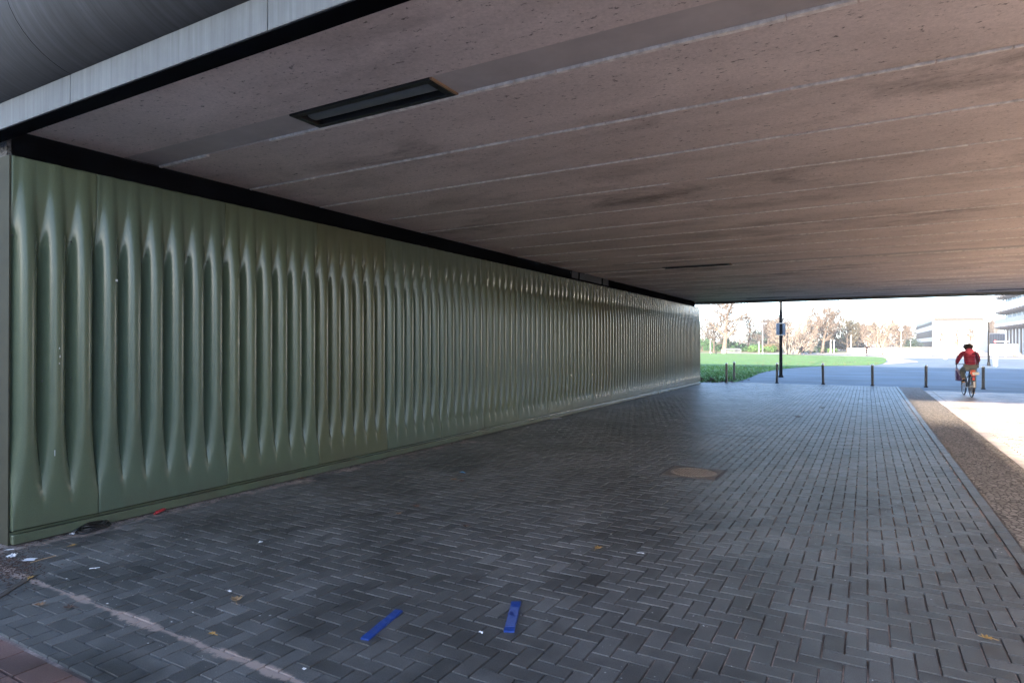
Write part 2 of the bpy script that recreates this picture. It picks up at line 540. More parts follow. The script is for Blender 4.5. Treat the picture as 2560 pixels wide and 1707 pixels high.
# -------------------------------- herringbone paving, every paver a bevelled block with its own height and tilt
def paver_mesh(name, rects, mat, seed, ztop=0.0, bev=0.004, lift=0.0008, tilt=0.0022):
    """rects: array (n,4) x0,y0,x1,y1"""
    rects = np.asarray(rects, dtype=np.float64)
    n = len(rects)
    rg = np.random.default_rng(seed)
    cx = (rects[:, 0]+rects[:, 2])/2; cy = (rects[:, 1]+rects[:, 3])/2
    z = ztop + rg.normal(0, lift, n)
    tx = rg.normal(0, tilt, n); ty = rg.normal(0, tilt, n)
    V = np.zeros((n, 8, 3))
    xs = [0, 2, 2, 0]; ys = [1, 1, 3, 3]
    sgx = [1, -1, -1, 1]; sgy = [1, 1, -1, -1]
    for k in range(4):
        xi = rects[:, xs[k]]+sgx[k]*bev; yi = rects[:, ys[k]]+sgy[k]*bev
        V[:, k, 0] = xi; V[:, k, 1] = yi; V[:, k, 2] = z+(xi-cx)*tx+(yi-cy)*ty
        V[:, 4+k, 0] = rects[:, xs[k]]; V[:, 4+k, 1] = rects[:, ys[k]]; V[:, 4+k, 2] = ztop-0.016
    base = (np.arange(n)*8)[:, None]
    quads = np.array([[0, 1, 2, 3], [4, 5, 1, 0], [5, 6, 2, 1], [6, 7, 3, 2], [7, 4, 0, 3]])
    F = (base[:, :, None]+quads[None]).reshape(-1, 4)
    me = bpy.data.meshes.new(name)
    me.vertices.add(n*8); me.vertices.foreach_set("co", V.reshape(-1).astype(np.float32))
    me.loops.add(F.size); me.loops.foreach_set("vertex_index", F.reshape(-1).astype(np.int32))
    me.polygons.add(len(F)); me.polygons.foreach_set("loop_start", (np.arange(len(F))*4).astype(np.int32))
    try: me.polygons.foreach_set("loop_total", np.full(len(F), 4, dtype=np.int32))
    except Exception: pass
    me.update(calc_edges=True)
    me.polygons.foreach_set("use_smooth", np.zeros(len(F), dtype=bool))
    t = np.clip(rg.normal(0.45, 0.17, n), 0, 1)
    odd = rg.random(n) < 0.06
    t[odd] = rg.random(odd.sum())
    at = me.attributes.new("tint", 'FLOAT', 'FACE')
    at.data.foreach_set("value", np.repeat(t, 5).astype(np.float32))
    me.materials.append(mat)
    o = link(bpy.data.objects.new(name, me))
    o["kind"] = "structure"
    return o

def herring(x0, y0, x1, y1, w=0.108, gap=0.005, ang_flip=False, min_w=0.03):
    i0, i1 = int((x0-2*w)//w), int((x1+2*w)//w)
    j0, j1 = int((y0-2*w)//w), int((y1+2*w)//w)
    out = []
    g = gap/2
    for i in range(i0, i1+1):
        for j in range(j0, j1+1):
            k = (i-j) % 4
            if k == 0: r = (i*w+g, j*w+g, (i+2)*w-g, (j+1)*w-g)
            elif k == 3: r = (i*w+g, j*w+g, (i+1)*w-g, (j+2)*w-g)
            else: continue
            r = (max(r[0], x0), max(r[1], y0), min(r[2], x1), min(r[3], y1))
            if r[2]-r[0] > min_w and r[3]-r[1] > min_w: out.append(r)
    return out

paver_mesh("pavement", herring(-6.30, 1.66, 0.985, 28.85), MAT_PAVER, 1)
edge = []
y = 1.66
while y < 28.8:
    edge.append((0.992, y, 1.092, y+0.205)); y += 0.21
paver_mesh("pavement_edging", edge, MAT_PAVER, 2)
sheet("paving_joints", [(-6.6, 1.2), (1.10, 1.2), (1.10, 28.9), (-6.6, 28.9)], -0.0125, MAT_JOINT)
red = []
rg2 = random.Random(4)
for j in range(8):
    yy = 1.64-(j+1)*0.165
    off = rg2.uniform(0, 0.2)
    x = -12+off
    while x < 4:
        red.append((x, yy, x+0.245, yy+0.158)); x += 0.25
paver_mesh("red_pavement", red, MAT_PAVER_RED, 3)
sheet("red_paving_joints", [(-12.5, 0.2), (5, 0.2), (5, 1.65), (-12.5, 1.65)], -0.0135, MAT_JOINT)
left = herring(-12, 1.66, -6.3, 2.40)
paver_mesh("side_pavement", left, MAT_PAVER, 9)
sheet("side_paving_joints", [(-12.5, 1.66), (-6.6, 1.66), (-6.6, 2.6), (-12.5, 2.6)], -0.0145, MAT_JOINT)
sheet("cobble_strip", [(1.102, -4), (1.80, -4), (1.80, 28.9), (1.102, 28.9)], -0.006, MAT_COBBLE)
bord = []
y = -2
while y < 26.9:
    bord.append((1.81, y, 2.01, y+0.098)); y += 0.103
paver_mesh("path_edging", bord, MAT_PAVER_PATH, 6)
path = []
rg2 = random.Random(8)
j = 0
yy = -2.0
while yy < 26.9:
    off = (j % 2)*0.105
    x = 2.03-off
    while x < 14.9:
        path.append((max(x, 2.02), yy, x+0.205, yy+0.100)); x += 0.21
    yy += 0.105; j += 1
paver_mesh("path_pavement", path, MAT_PAVER_PATH, 7, tilt=0.004)
sheet("path_joints", [(1.80, -4), (15, -4), (15, 26.95), (1.80, 26.95)], -0.0115, MAT_JOINT)

# ------------------------------------------------------------------ bridge
bridge = thing("road_bridge", "low concrete road bridge with pale seamed ceiling spanning the underpass", "bridge", (-6.4, 2.3, 0))
def bl(m):  # shift a world-space builder to the bridge's own origin
    m.v = [(p[0]+6.4, p[1]-2.3, p[2]) for p in m.v]
    return m
ZC = 3.50
m = M(); m.box((-14, 2.62, 3.58), (32, 27.25, 4.70))
bl(m).build("deck", MAT_CONC, bridge)
strips = [(3.47, 3.80), (14.72, 15.05), (26.12, 26.45)]
slabs = [(2.445, 3.47)]
def fill(a, b, n):
    s = (b-a)/n
    return [(a+i*s, a+(i+1)*s) for i in range(n)]
slabs += fill(3.80, 14.72, 10)+fill(15.05, 26.12, 10)+[(26.45, 27.38)]
m = M(); sl = M()
rg2 = random.Random(12)
for a, b in slabs:
    dz = rg2.uniform(-0.004, 0.004)
    m.bbox((-6.395, a+0.004, ZC+dz), (32, b-0.011, ZC+0.075), 0.005)
bl(m).build("soffit", MAT_CEIL, bridge)
for a, b in slabs:
    if a in (2.445, 26.45): continue
    x = -6.38; y0 = a
    wide = 0.026 if a not in (3.80, 15.05) else 0.040
    pts = []
    while x < 31.9:
        L = rg2.uniform(0.25, 0.9)
        if rg2.random() < 0.93:
            wv = rg2.uniform(-0.004, 0.004)
            ya = y0+0.002+wv
            z0 = ZC-0.008-rg2.uniform(0, 0.004)
            x2 = min(x+L-rg2.uniform(0, 0.012), 31.9)
            sl.bbox((x, ya, z0), (x2, ya+wide*rg2.uniform(0.8, 1.05), ZC+0.02), 0.004)
        x += L
bl(sl).build("joint_filler", MAT_SEAL, bridge)
m = M()
for a, b in strips:
    cuts = [(-4.052, -2.638)] if a < 4 else ([(-4.262, -2.718)] if a < 20 else [(-4.172, -2.728), (3.258, 4.702)])
    x = -6.39
    for c0, c1 in cuts+[(32, 32)]:
        m.box((x, a-0.004, ZC+0.008), (c0, b-0.004, ZC+0.05)); x = c1
bl(m).build("cover_board", MAT_BOARD, bridge)

seg_x = [-14.5+2.33*0.0]
xs = []
x = -4.945-2.09*5
while x < 32: xs.append(x); x += 2.09
for (y0, y1, side) in ((2.30, 2.44, -1), (27.39, 27.56, 1)):
    zb, zt = (3.372, 3.582) if side < 0 else (3.40, 3.62)
    m = M()
    for i in range(len(xs)-1):
        m.bbox((xs[i]+0.004, y0, zb), (xs[i+1]-0.004, y1, zt), 0.006)
    bl(m).build("fascia", MAT_FASCIA, bridge)
    m = M(); m.box((-14.4, y0+0.02, zb+0.02), (31.5, y1-0.01, zt-0.01))
    bl(m).build("fascia_core", MAT_BLACK, bridge)
    m = M(); m.box((-14.4, y0+0.012, zb-0.006), (31.5, y1+0.004, zb-0.001))
    bl(m).build("drip_strip", MAT_BLACK, bridge)
    # rounded sheet cladding of the deck edge
    m = M()
    cyc = 2.427 if side < 0 else 27.43
    r = 0.531
    prof = []
    for k in range(25):
        a = R(-104)+R(194)*k/24
        prof.append((cyc+side*(-1)*0 + side*math.cos(a)*r, 4.10+math.sin(a)*r + (0 if side < 0 else 0.04)))
    for i in range(len(xs)-1):
        xa, xb = xs[i]+0.003, xs[i+1]-0.003
        n = len(prof)
        vs = [(xa, p[0], p[1]) for p in prof]+[(xb, p[0], p[1]) for p in prof]
        fs = []
        for k in range(n-1):
            q = (k, k+1, n+k+1, n+k)
            fs.append(q if side > 0 else q[::-1])
        # turned-in edges that read as seams
        vs += [(xa, p[0]-side*0.02*math.cos(0), p[1]) for p in prof]
        for k in range(n-1):
            fs.append((k, 2*n+k, 2*n+k+1, k+1))
        m.add(vs, fs)
    m2 = bl(m).build("edge_cladding", MAT_EDGE, bridge, smooth=True, angle=40)
    m = M()
    m.box((-14.4, min(cyc, cyc+side*0.33), 3.80), (31.5, max(cyc, cyc+side*0.33), 4.40))
    m.box((-14.4, (2.37 if side < 0 else 27.41), 3.62), (31.5, (2.55 if side < 0 else 27.5), 3.9))
    bl(m).build("edge_core", MAT_BLACK, bridge)

abut = thing("abutment", "pebbledash concrete bridge abutment behind the green ribbed cladding", "abutment", (-6.45, 2.5, 0))
m = M(); m.box((-14, 2.50, -0.1), (-6.42, 27.2, 3.575)); m.v = [(p[0]+6.45, p[1]-2.5, p[2]) for p in m.v]
m.build("body", MAT_PEBBLE, abut)
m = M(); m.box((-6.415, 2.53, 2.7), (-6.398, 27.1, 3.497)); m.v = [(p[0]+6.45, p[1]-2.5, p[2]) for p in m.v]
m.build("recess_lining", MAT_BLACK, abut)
abut2 = thing("far_abutment", "plain concrete abutment at the far right end of the bridge", "abutment", (15, 2.5, 0))
m = M(); m.box((0, 0, -0.1), (8, 24.7, 3.575)); m.build("body", MAT_CONC, abut2)

# vent grille in the dark recess above the wall
vent = thing("vent_grille", "long dark grey vent grille in the black gap above the wall", "vent", (-6.39, 14.13, 3.30))
m = M(); m.box((0.0, 0.0, 0.03), (0.012, 2.67, 0.19)); m.build("panel", plain("dim_vent_metal", (0.022, 0.023, 0.028), 0.6, spec=0.2), vent)
for k in (0.0, 0.5, 2.1, 2.63):
    m = M(); m.box((0.0125, k, 0.02), (0.035, k+0.04, 0.195)); m.build("mullion", MAT_BLACK, vent)

# ------------------------------------------------------------------ ribbed cladding wall
WX = -6.13
wall = thing("ribbed_wall", "long green ribbed cladding wall along the left of the underpass", "wall", (WX, 2.42, 0))
TOP, BOT = 3.22, 0.115
def ease(t): t = max(0.0, min(1.0, t)); return t*t*(3-2*t)
def smax(a, b, k):
    h = max(k-abs(a-b), 0.0)/k
    return max(a, b)+h*h*k*0.25
def rib_depth(t, z):
    """broad ribs that run out to a pointed arch at the top; the grooves taper out at the foot"""
    a = abs(2*t)
    if z > 1.9:
        u = max(-0.08, min(1.0, (3.0-z)/0.84))
        c = 0.058*(1-(1-u)**2.0)
        g = -0.080*ease((2.95-z)/0.76)
        return smax(c-0.145*(0.35*a**2+0.65*a**2.8), g, 0.022+0.03*ease((z-1.9)/0.4))
    e = ease((1.05-z)/0.85)
    c = 0.058-0.012*e
    d = 0.145*(1-e)
    q = c-d*(0.35*a**2+0.65*a**(2.8+1.4*e))
    pass
    return smax(q, -0.080, 0.022) if z > 1.06 else smax(q, -0.080, 0.022*max(0.05, 1-e))
def rib_panel(width, nribs, mat, tint_label=None):
    cols = max(6, int(nribs*20))
    zs = [BOT+0.004] + [BOT+0.012+(TOP-BOT-0.024)*i/79 for i in range(80)] + [TOP-0.004]
    pitch = 1.315/6
    vs = []; fs = []
    g = 0.0025
    for i in range(cols+1):
        yy = g+(width-2*g)*i/cols
        t = (yy/pitch) % 1.0-0.5
        p = math.cos(math.pi*t)**2
        for z in zs:
            d = rib_depth(t, z)
            if i in (0, cols): d -= 0.004
            if z < BOT+0.006 or z > TOP-0.006: d -= 0.008
            vs.append((d, yy, z))
    nz = len(zs)
    for i in range(cols):
        for k in range(nz-1):
            fs.append((i*nz+k, (i+1)*nz+k, (i+1)*nz+k+1, i*nz+k+1))
    n0 = len(vs)
    # sides, top and bottom return to the back
    back = -0.20
    for i in range(cols+1):
        vs.append((back, g+(width-2*g)*i/cols, BOT)); vs.append((back, g+(width-2*g)*i/cols, TOP))
    for i in range(cols):
        fs.append((i*nz+nz-1, (i+1)*nz+nz-1, n0+2*(i+1)+1, n0+2*i+1))
        fs.append((i*nz, n0+2*i, n0+2*(i+1), (i+1)*nz))
    for i, flip in ((0, False), (cols, True)):
        loop = [i*nz+k for k in range(nz)]+[n0+2*i+1, n0+2*i]
        fs.append(tuple(loop if not flip else loop[::-1]))
    m = M(); m.add(vs, fs)
    return m
pan_half = None
panel_src = {}
yy = 0.0
order = [0, 1, 0, 2, 1, 1, 0, 1, 0, 0, 2, 0, 1, 0, 0, 1, 0, 2, 0]
widths = [(0.66, 3)]+[(1.315, 6)]*18
bolts = M()
for i, (wd, nr) in enumerate(widths):
    mt = MAT_CLAD[order[i]]
    key = (wd, order[i])
    if key not in panel_src:
        o = rib_panel(wd, nr, mt).build("panel", mt, wall, smooth=True, angle=35)
        panel_src[key] = o
    else:
        o = link(panel_src[key].copy(), wall)
    o.location = (0, yy, 0)
    if order[i] == 2: o["label"] = "olive tinted ribbed panel"
    yy += wd
WLEN = yy
m = M()
m.box((-0.20, 0.002, 0.0), (-0.012, WLEN, BOT-0.012)); m.build("plinth", MAT_CLAD[0], wall)
m = M()
m.bbox((-0.012, 0.001, 0.008), (0.052, WLEN, BOT-0.028), 0.008); m.build("skirting", MAT_CLAD[0], wall)
m = M(); m.box((-0.215, -0.014, 0.0), (-0.004, -0.003, TOP-0.004)); m.build("end_trim", plain("olive_end_trim", (0.038, 0.038, 0.024), 0.7, var=0.2, scale=4, spec=0.2), wall)
m = M()
rg2 = random.Random(3)
pitch = 1.315/6
for i in range(0, 120):
    yb = i*pitch
    for zb, dd, pr in ((3.14, 0.0, 0.5), (2.55, 0.0, 0.5), (1.35, 0.002, 0.5)):
        if rg2.random() < pr:
            m.ball((dd+0.002, yb+(pitch*0.02 if zb < 3 else pitch/2), zb+rg2.uniform(-0.02, 0.02)), 0.006, 0.008, 0.008, 6, 4)
m.build("fixing_bolts", plain("dull_bolt", (0.05, 0.05, 0.045), 0.5, 0.5), wall)
# white scuffs on the near panels
m = M()
for (yb, zb, hh, ww) in ((0.30, 0.72, 0.05, 0.006), (0.80, 2.25, 0.02, 0.03), (0.33, 1.62, 0.015, 0.007), (0.335, 1.55, 0.02, 0.006), (0.33, 1.49, 0.015, 0.006)):
    t = (yb/pitch) % 1.0-0.5
    d = rib_depth(t, zb)
    m.box((d-0.003, yb-ww/2, zb-hh/2), (d+0.004, yb+ww/2, zb+hh/2))
m.build("paint_scuff", plain("white_scuff", (0.36, 0.39, 0.38), 0.7), wall)

# ------------------------------------------------------------------ ceiling lights
def ceiling_light(x0, x1, y0, y1, label):
    t = thing("ceiling_light", label, "light fixture", ((x0+x1)/2, (y0+y1)/2, ZC), 0, "lights let into the ceiling strips")
    hx, hy = (x1-x0)/2, (y1-y0)/2
    m = M()
    fr = 0.06
    m.bbox((-hx, -hy, -0.006), (hx, -hy+fr, 0.06), 0.004)
    m.bbox((-hx, hy-fr*0.8, -0.006), (hx, hy, 0.06), 0.004)
    m.bbox((-hx, -hy+fr, -0.0055), (-hx+fr, hy-fr*0.8, 0.06), 0.004)
    m.bbox((hx-fr, -hy+fr, -0.0055), (hx, hy-fr*0.8, 0.06), 0.004)
    m.box((-hx+0.01, -hy+0.01, 0.045), (hx-0.01, hy-0.01, 0.058))
    m.build("housing", plain("black_housing", (0.010, 0.011, 0.012), 0.45), t)
    m = M()
    n = 8
    vs = []; fs = []
    ya, yb = -hy+0.115, hy-0.085
    for xx in (-hx+fr+0.02, hx-fr-0.02):
        for k in range(n+1):
            a = math.pi*k/n
            vs.append((xx, (ya+yb)/2-math.cos(a)*(yb-ya)/2, 0.034-0.026*math.sin(a)))
    for k in range(n):
        fs.append((k, k+1, n+2+k, n+1+k))
    fs.append(tuple(range(n, -1, -1))); fs.append(tuple(range(n+1, 2*n+2)))
    m.add(vs, fs)
    m.build("diffuser", plain("smoked_diffuser", (0.13, 0.15, 0.165), 0.35, var=0.2, scale=3), t, smooth=True, angle=50)
    m = M(); m.box((hx+0.001, -hy, -0.004), (hx+0.022, hy, 0.05)); m.build("end_trim", plain("bare_wood_trim", (0.30, 0.19, 0.11), 0.7), t)
    return t
ceiling_light(-4.05, -2.64, 3.475, 3.80, "unlit black framed ceiling light nearest the camera")
ceiling_light(-4.26, -2.72, 14.725, 15.05, "dark ceiling light in the second strip, midway through the underpass")
ceiling_light(3.26, 4.70, 26.125, 26.45, "far dark ceiling light at right above the cyclist")
ceiling_light(-4.17, -2.73, 26.125, 26.45, "far dark ceiling light above the wall's end and lamp post")

# ------------------------------------------------------------------ manhole
mh = thing("manhole_cover", "rusty round manhole cover in a square frame in the paving", "manhole", (-1.95, 8.17, 0))
m = M()
rust = plain("rusty_iron", (0.27, 0.215, 0.17), 0.6, 0.1, var=0.35, scale=14)
# square frame with a round opening
n = 48
vs = []; fs = []
for k in range(n):
    a = 2*math.pi*k/n
    ca, sa = math.cos(a), math.sin(a)
    q = 0.318/max(abs(ca), abs(sa))
    vs += [(ca*q, sa*q, 0.006), (ca*0.293, sa*0.293, 0.006), (ca*0.293, sa*0.293, -0.012), (ca*q, sa*q, -0.014)]
for k in range(n):
    l = (k+1) % n
    fs += [(4*k, 4*l, 4*l+1, 4*k+1), (4*k+1, 4*l+1, 4*l+2, 4*k+2), (4*k+3, 4*l+3, 4*l, 4*k)]
m.add(vs, fs); m.build("frame", plain("dark_iron", (0.11, 0.085, 0.07), 0.6, 0.2, var=0.4, scale=14), mh)
m = M(); m.lathe([(0.286, -0.012), (0.286, 0.002), (0.27, 0.004), (0.262, 0.002)], sides=48)
for k in range(-7, 8):
    xk = k*0.034
    L = math.sqrt(max(0, 0.255**2-xk*xk))
    m.box((xk-0.009, -L, 0.001), (xk+0.009, L, 0.007))
m.build("lid", rust, mh)
m = M()
m.box((-0.36, 0.331, -0.012), (0.36, 0.36, 0.003)); m.box((-0.36, -0.36, -0.012), (0.36, -0.331, 0.003))
m.box((-0.36, -0.331, -0.012), (-0.331, 0.331, 0.003)); m.box((0.331, -0.331, -0.012), (0.36, 0.331, 0.003))
m.build("surround", plain("old_mortar", (0.075, 0.072, 0.070), 0.85), mh)

# ------------------------------------------------------------------ bollards
bxy = [(-5.32, 28.24), (-5.41, 30.54), (-3.43, 29.5), (-1.61, 29.5), (0.2, 29.42), (2.03, 29.5), (3.82, 29.3)]
blab = ["dark bollard nearest the wall's far end", "bollard standing in the lawn edge behind the first one", "bollard just left of the lamp post with the sign box",
        "bollard on the paving edge, second right of the lamp post", "bollard in front of the lawn's right tip", "bollard in the middle of the path left of the cyclist", "bollard just right of the cyclist"]
src = None
for i, (x, y) in enumerate(bxy):
    if src is None:
        src = thing("bollard", blab[0], "bollard", (x, y, 0), 0, "steel bollards across the path")
        m = M(); m.lathe([(0.052, -0.05), (0.052, 0.80)], sides=20); m.build("post", MAT_BOLL, src, smooth=True, angle=40)
        m = M(); m.lathe([(0.054, 0.80), (0.055, 0.835), (0.05, 0.852), (0.03, 0.86), (0.0, 0.861)], sides=20); m.build("cap", MAT_STEEL, src, smooth=True, angle=40)
        m = M(); m.lathe([(0.075, -0.02), (0.075, 0.006), (0.054, 0.012)], sides=20); m.build("base_ring", MAT_DARKMETAL, src)
        KIDS["bollard"] = KIDS[src.name]
    else:
        o = copy_tree(src); o.location = (x, y, 0); o["label"] = blab[i]; o.rotation_euler = (R((i*37 % 5-2)*0.4), R((i*53 % 5-2)*0.5), i)

# ------------------------------------------------------------------ lamp posts
lp = thing("lamp_post", "tall black lamp post with a grey double sign box by the lawn", "lamp post", (-3.85, 34.78, 0))
m = M(); m.tube([(0, 0, -0.05), (0, 0, 1.2), (0, 0, 3.6), (0.0, 0, 6.2)], [0.085, 0.08, 0.074, 0.066], 14); m.build("pole", MAT_DARKMETAL, lp, smooth=True, angle=50)
m = M(); m.lathe([(0.12, -0.02), (0.12, 0.05), (0.09, 0.09), (0.085, 0.12)], sides=14); m.build("foot", MAT_DARKMETAL, lp)
m = M(); m.lathe([(0.05, 6.2), (0.30, 6.28), (0.32, 6.34), (0.12, 6.5), (0.03, 6.55)], sides=18); m.build("lamp_head", MAT_DARKMETAL, lp, smooth=True, angle=40)
z0, z1 = hz(839, 34), hz(811, 34)
for sgn in (-1, 1):
    m = M()
    Rz = Matrix.Rotation(R(30), 4, 'Z')
    m.bbox((0.075*sgn if sgn > 0 else -0.235, -0.03, z0), (0.235 if sgn > 0 else -0.075, 0.03, z1), 0.008, T=Rz)
    m.build("sign_box", plain("blue_grey_sign_back", (0.16, 0.20, 0.25), 0.45, var=0.1), lp)
for zz in (z0-0.015, z1-0.03):
    m = M(); m.lathe([(0.085, zz), (0.085, zz+0.045)], sides=14); m.build("clamp", MAT_STEEL, lp)


def far_lamp(x, ybase, ytop, d, label, mat, style="arm", w=0.06, group="lamp posts across the lawn and plaza"):
    """lamp post placed from where its foot stands; d = metres away"""
    p = dp(x, d)
    H = hz(ytop, d)
    t = thing("lamp_post", label, "lamp post", p, R(29.65), group)
    m = M(); m.tube([(0, 0, -0.05), (0, 0, H*0.5), (0, 0, H)], [w*1.3, w*1.1, w*0.8], 10); m.build("pole", mat, t, smooth=True)
    m = M()
    if style == "arm":
        m.bbox((-0.1, -0.12, H), (0.75, 0.12, H+0.14), 0.03)
        m.build("lamp_head", MAT_WHITE, t)
    elif style == "dish":
        m.lathe([(0.10, H-0.12), (0.16, H-0.10), (0.36, H+0.14), (0.37, H+0.17), (0.14, H+0.36), (0.13, H+0.62), (0.16, H+0.64), (0.05, H+0.74)], sides=20)
        m.build("lamp_head", MAT_WHITE, t, smooth=True, angle=40)
        m = M(); m.lathe([(0.135, H+0.38), (0.135, H+0.60)], sides=16); m.build("lantern_glass", MAT_GLASS, t)
    elif style == "small":
        m.lathe([(w, H), (0.22, H+0.05), (0.22, H+0.12), (0.05, H+0.22)], sides=14)
        m.build("lamp_head", mat, t)
    else:
        m.bbox((-0.06, -0.06, H), (0.22, 0.06, H+0.1), 0.02)
        m.build("lamp_head", mat, t)
    m = M(); m.lathe([(w*2.0, -0.02), (w*2.0, 0.04), (w*1.5, 0.3)], sides=12); m.build("foot", mat, t)
    return t
MAT_POLEGREY = plain("galvanised_pole", (0.22, 0.242, 0.275), 0.5, 0.3)
far_lamp(1906.5, 0, 809, 118, "tall pale grey lamp post with an arm lamp behind the lawn", MAT_POLEGREY, "arm", 0.09)
far_lamp(1790, 0, 843, 112, "thin black lamp post by the big bare tree", MAT_DARKMETAL, "small", 0.05)
far_lamp(1968.5, 0, 835, 105, "thin black lamp post beside the pale fan shaped tree", MAT_DARKMETAL, "small", 0.055)
far_lamp(1776, 0, 848, 124, "short white pole lamp left of the big bare tree", MAT_WHITE, "short", 0.06)
far_lamp(1897, 0, 855, 126, "short white pole lamp left of the tall pale grey one", MAT_WHITE, "short", 0.06)
far_lamp(2076.5, 0, 850.5, 122, "white pole lamp beside the round crowned tree", MAT_WHITE, "short", 0.08)
far_lamp(2085, 0, 851.5, 130, "white pole lamp just right of its twin by the round crowned tree", MAT_WHITE, "short", 0.07)
far_lamp(2127.5, 0, 839.5, 126, "tall white pole lamp near the white low wall's left end", MAT_WHITE, "short", 0.1)
far_lamp(2253, 0, 826, 96, "slim lamp post with white dish head before the brown trees", plain("brown_grey_pole", (0.30, 0.26, 0.22), 0.6), "dish", 0.045)
far_lamp(2471.5, 0, 801, 49.7, "dark lamp post with a white dish lamp right of the cyclist", MAT_DARKMETAL, "dish", 0.06)
far_lamp(2276.5, 0, 851, 130, "small white headed lamp post in front of the evergreen shrub", MAT_POLEGREY, "small", 0.05)

# thin leaning pole left of the cyclist
p = gp(2363, 897)
t = thing("plain_pole", "bare thin brown pole on the plaza left of the cyclist", "pole", p, 0)
m = M(); m.tube([(0, 0, -0.05), (-0.05, 0, 1.6), (-0.16, 0, hz(826, 73))], [0.075, 0.06, 0.045], 10); m.build("shaft", plain("brown_grey_pole", (0.30, 0.26, 0.22)), t, smooth=True)
m = M(); m.lathe([(0.2, -0.02), (0.2, 0.05), (0.08, 0.08)], sides=12); m.build("foot", MAT_SAND, t)
m = M(); m.lathe([(0.075, 0.75), (0.075, 1.15)], sides=10, c=(-0.025, 0, 0)); m.build("band", MAT_WHITE, t)

# white round-topped bollard on the plaza
p = gp(2488, 914)
t = thing("white_bollard", "thick white bollard on the plaza beside the dark lamp post", "bollard", p)
m = M(); m.lathe([(0.15, -0.02), (0.15, 0.55), (0.135, 0.6)], sides=18); m.build("post", MAT_WHITE, t, smooth=True, angle=40)
m = M(); m.lathe([(0.16, 0.6), (0.19, 0.64), (0.19, 0.72), (0.12, 0.8), (0.0, 0.82)], sides=18); m.build("cap", MAT_WHITE, t, smooth=True, angle=40)

# ------------------------------------------------------------------ bicycles and people
SKIN = plain("skin", (0.48, 0.30, 0.23), 0.55, var=0.08)
HAIR = plain("dark_brown_hair", (0.03, 0.018, 0.014), 0.6, var=0.5, scale=40)
def mat_quilt(name, base, dark):
    k = N(name)
    wv = k.n('ShaderNodeTexWave', wave_type='BANDS', bands_direction='Z', wave_profile='SIN')
    k.L(k.coord(), wv.inputs['Vector']); wv.inputs['Scale'].default_value = 6.2; wv.inputs['Distortion'].default_value = 0.6; wv.inputs['Detail'].default_value = 2
    col = k.ramp(wv.outputs[1], [(0.0, dark), (0.22, base), (1.0, base)])
    nz = k.noise(k.coord(), 25, 4, 0.6)
    col = k.mix(1.0, col, k.ramp(nz, [(0.3, 0.8), (0.7, 1.15)]), 'MULTIPLY')
    k.bump(wv.outputs[1], 0.7, 0.02)
    return k.set(**{'Base Color': col, 'Roughness': 0.5})
def limb(chain, pts, edges, start):
    prev = start
    for p in chain:
        pts.append(p); edges.append((prev, len(pts)-1)); prev = len(pts)-1
    return prev

def hand(pts, edges, wrist_i, wrist, fwd, side):
    """palm, four unequal curled fingers and a thumb, closed round a grip that runs across"""
    wv = Vector(wrist); f = Vector(fwd).normalized()
    sd = Vector((side, 0, 0)); dn = Vector((0, 0, -1))
    palm = wv+f*0.055
    pts.append((*palm, 0.034, 0.02)); edges.append((wrist_i, len(pts)-1)); pi = len(pts)-1
    for k, L in enumerate((0.9, 1.0, 0.95, 0.75)):
        off = sd*(0.028-0.019*k)
        a = palm+f*0.035+off
        b = a+f*0.025*L+dn*0.012
        c = b+dn*0.028*L-f*0.006
        limb([(*a, 0.0095), (*b, 0.009), (*c, 0.008)], pts, edges, pi)
    a = palm-sd*0.035+f*0.005
    limb([(*a, 0.011), (*(a+f*0.03+dn*0.02), 0.009)], pts, edges, pi)

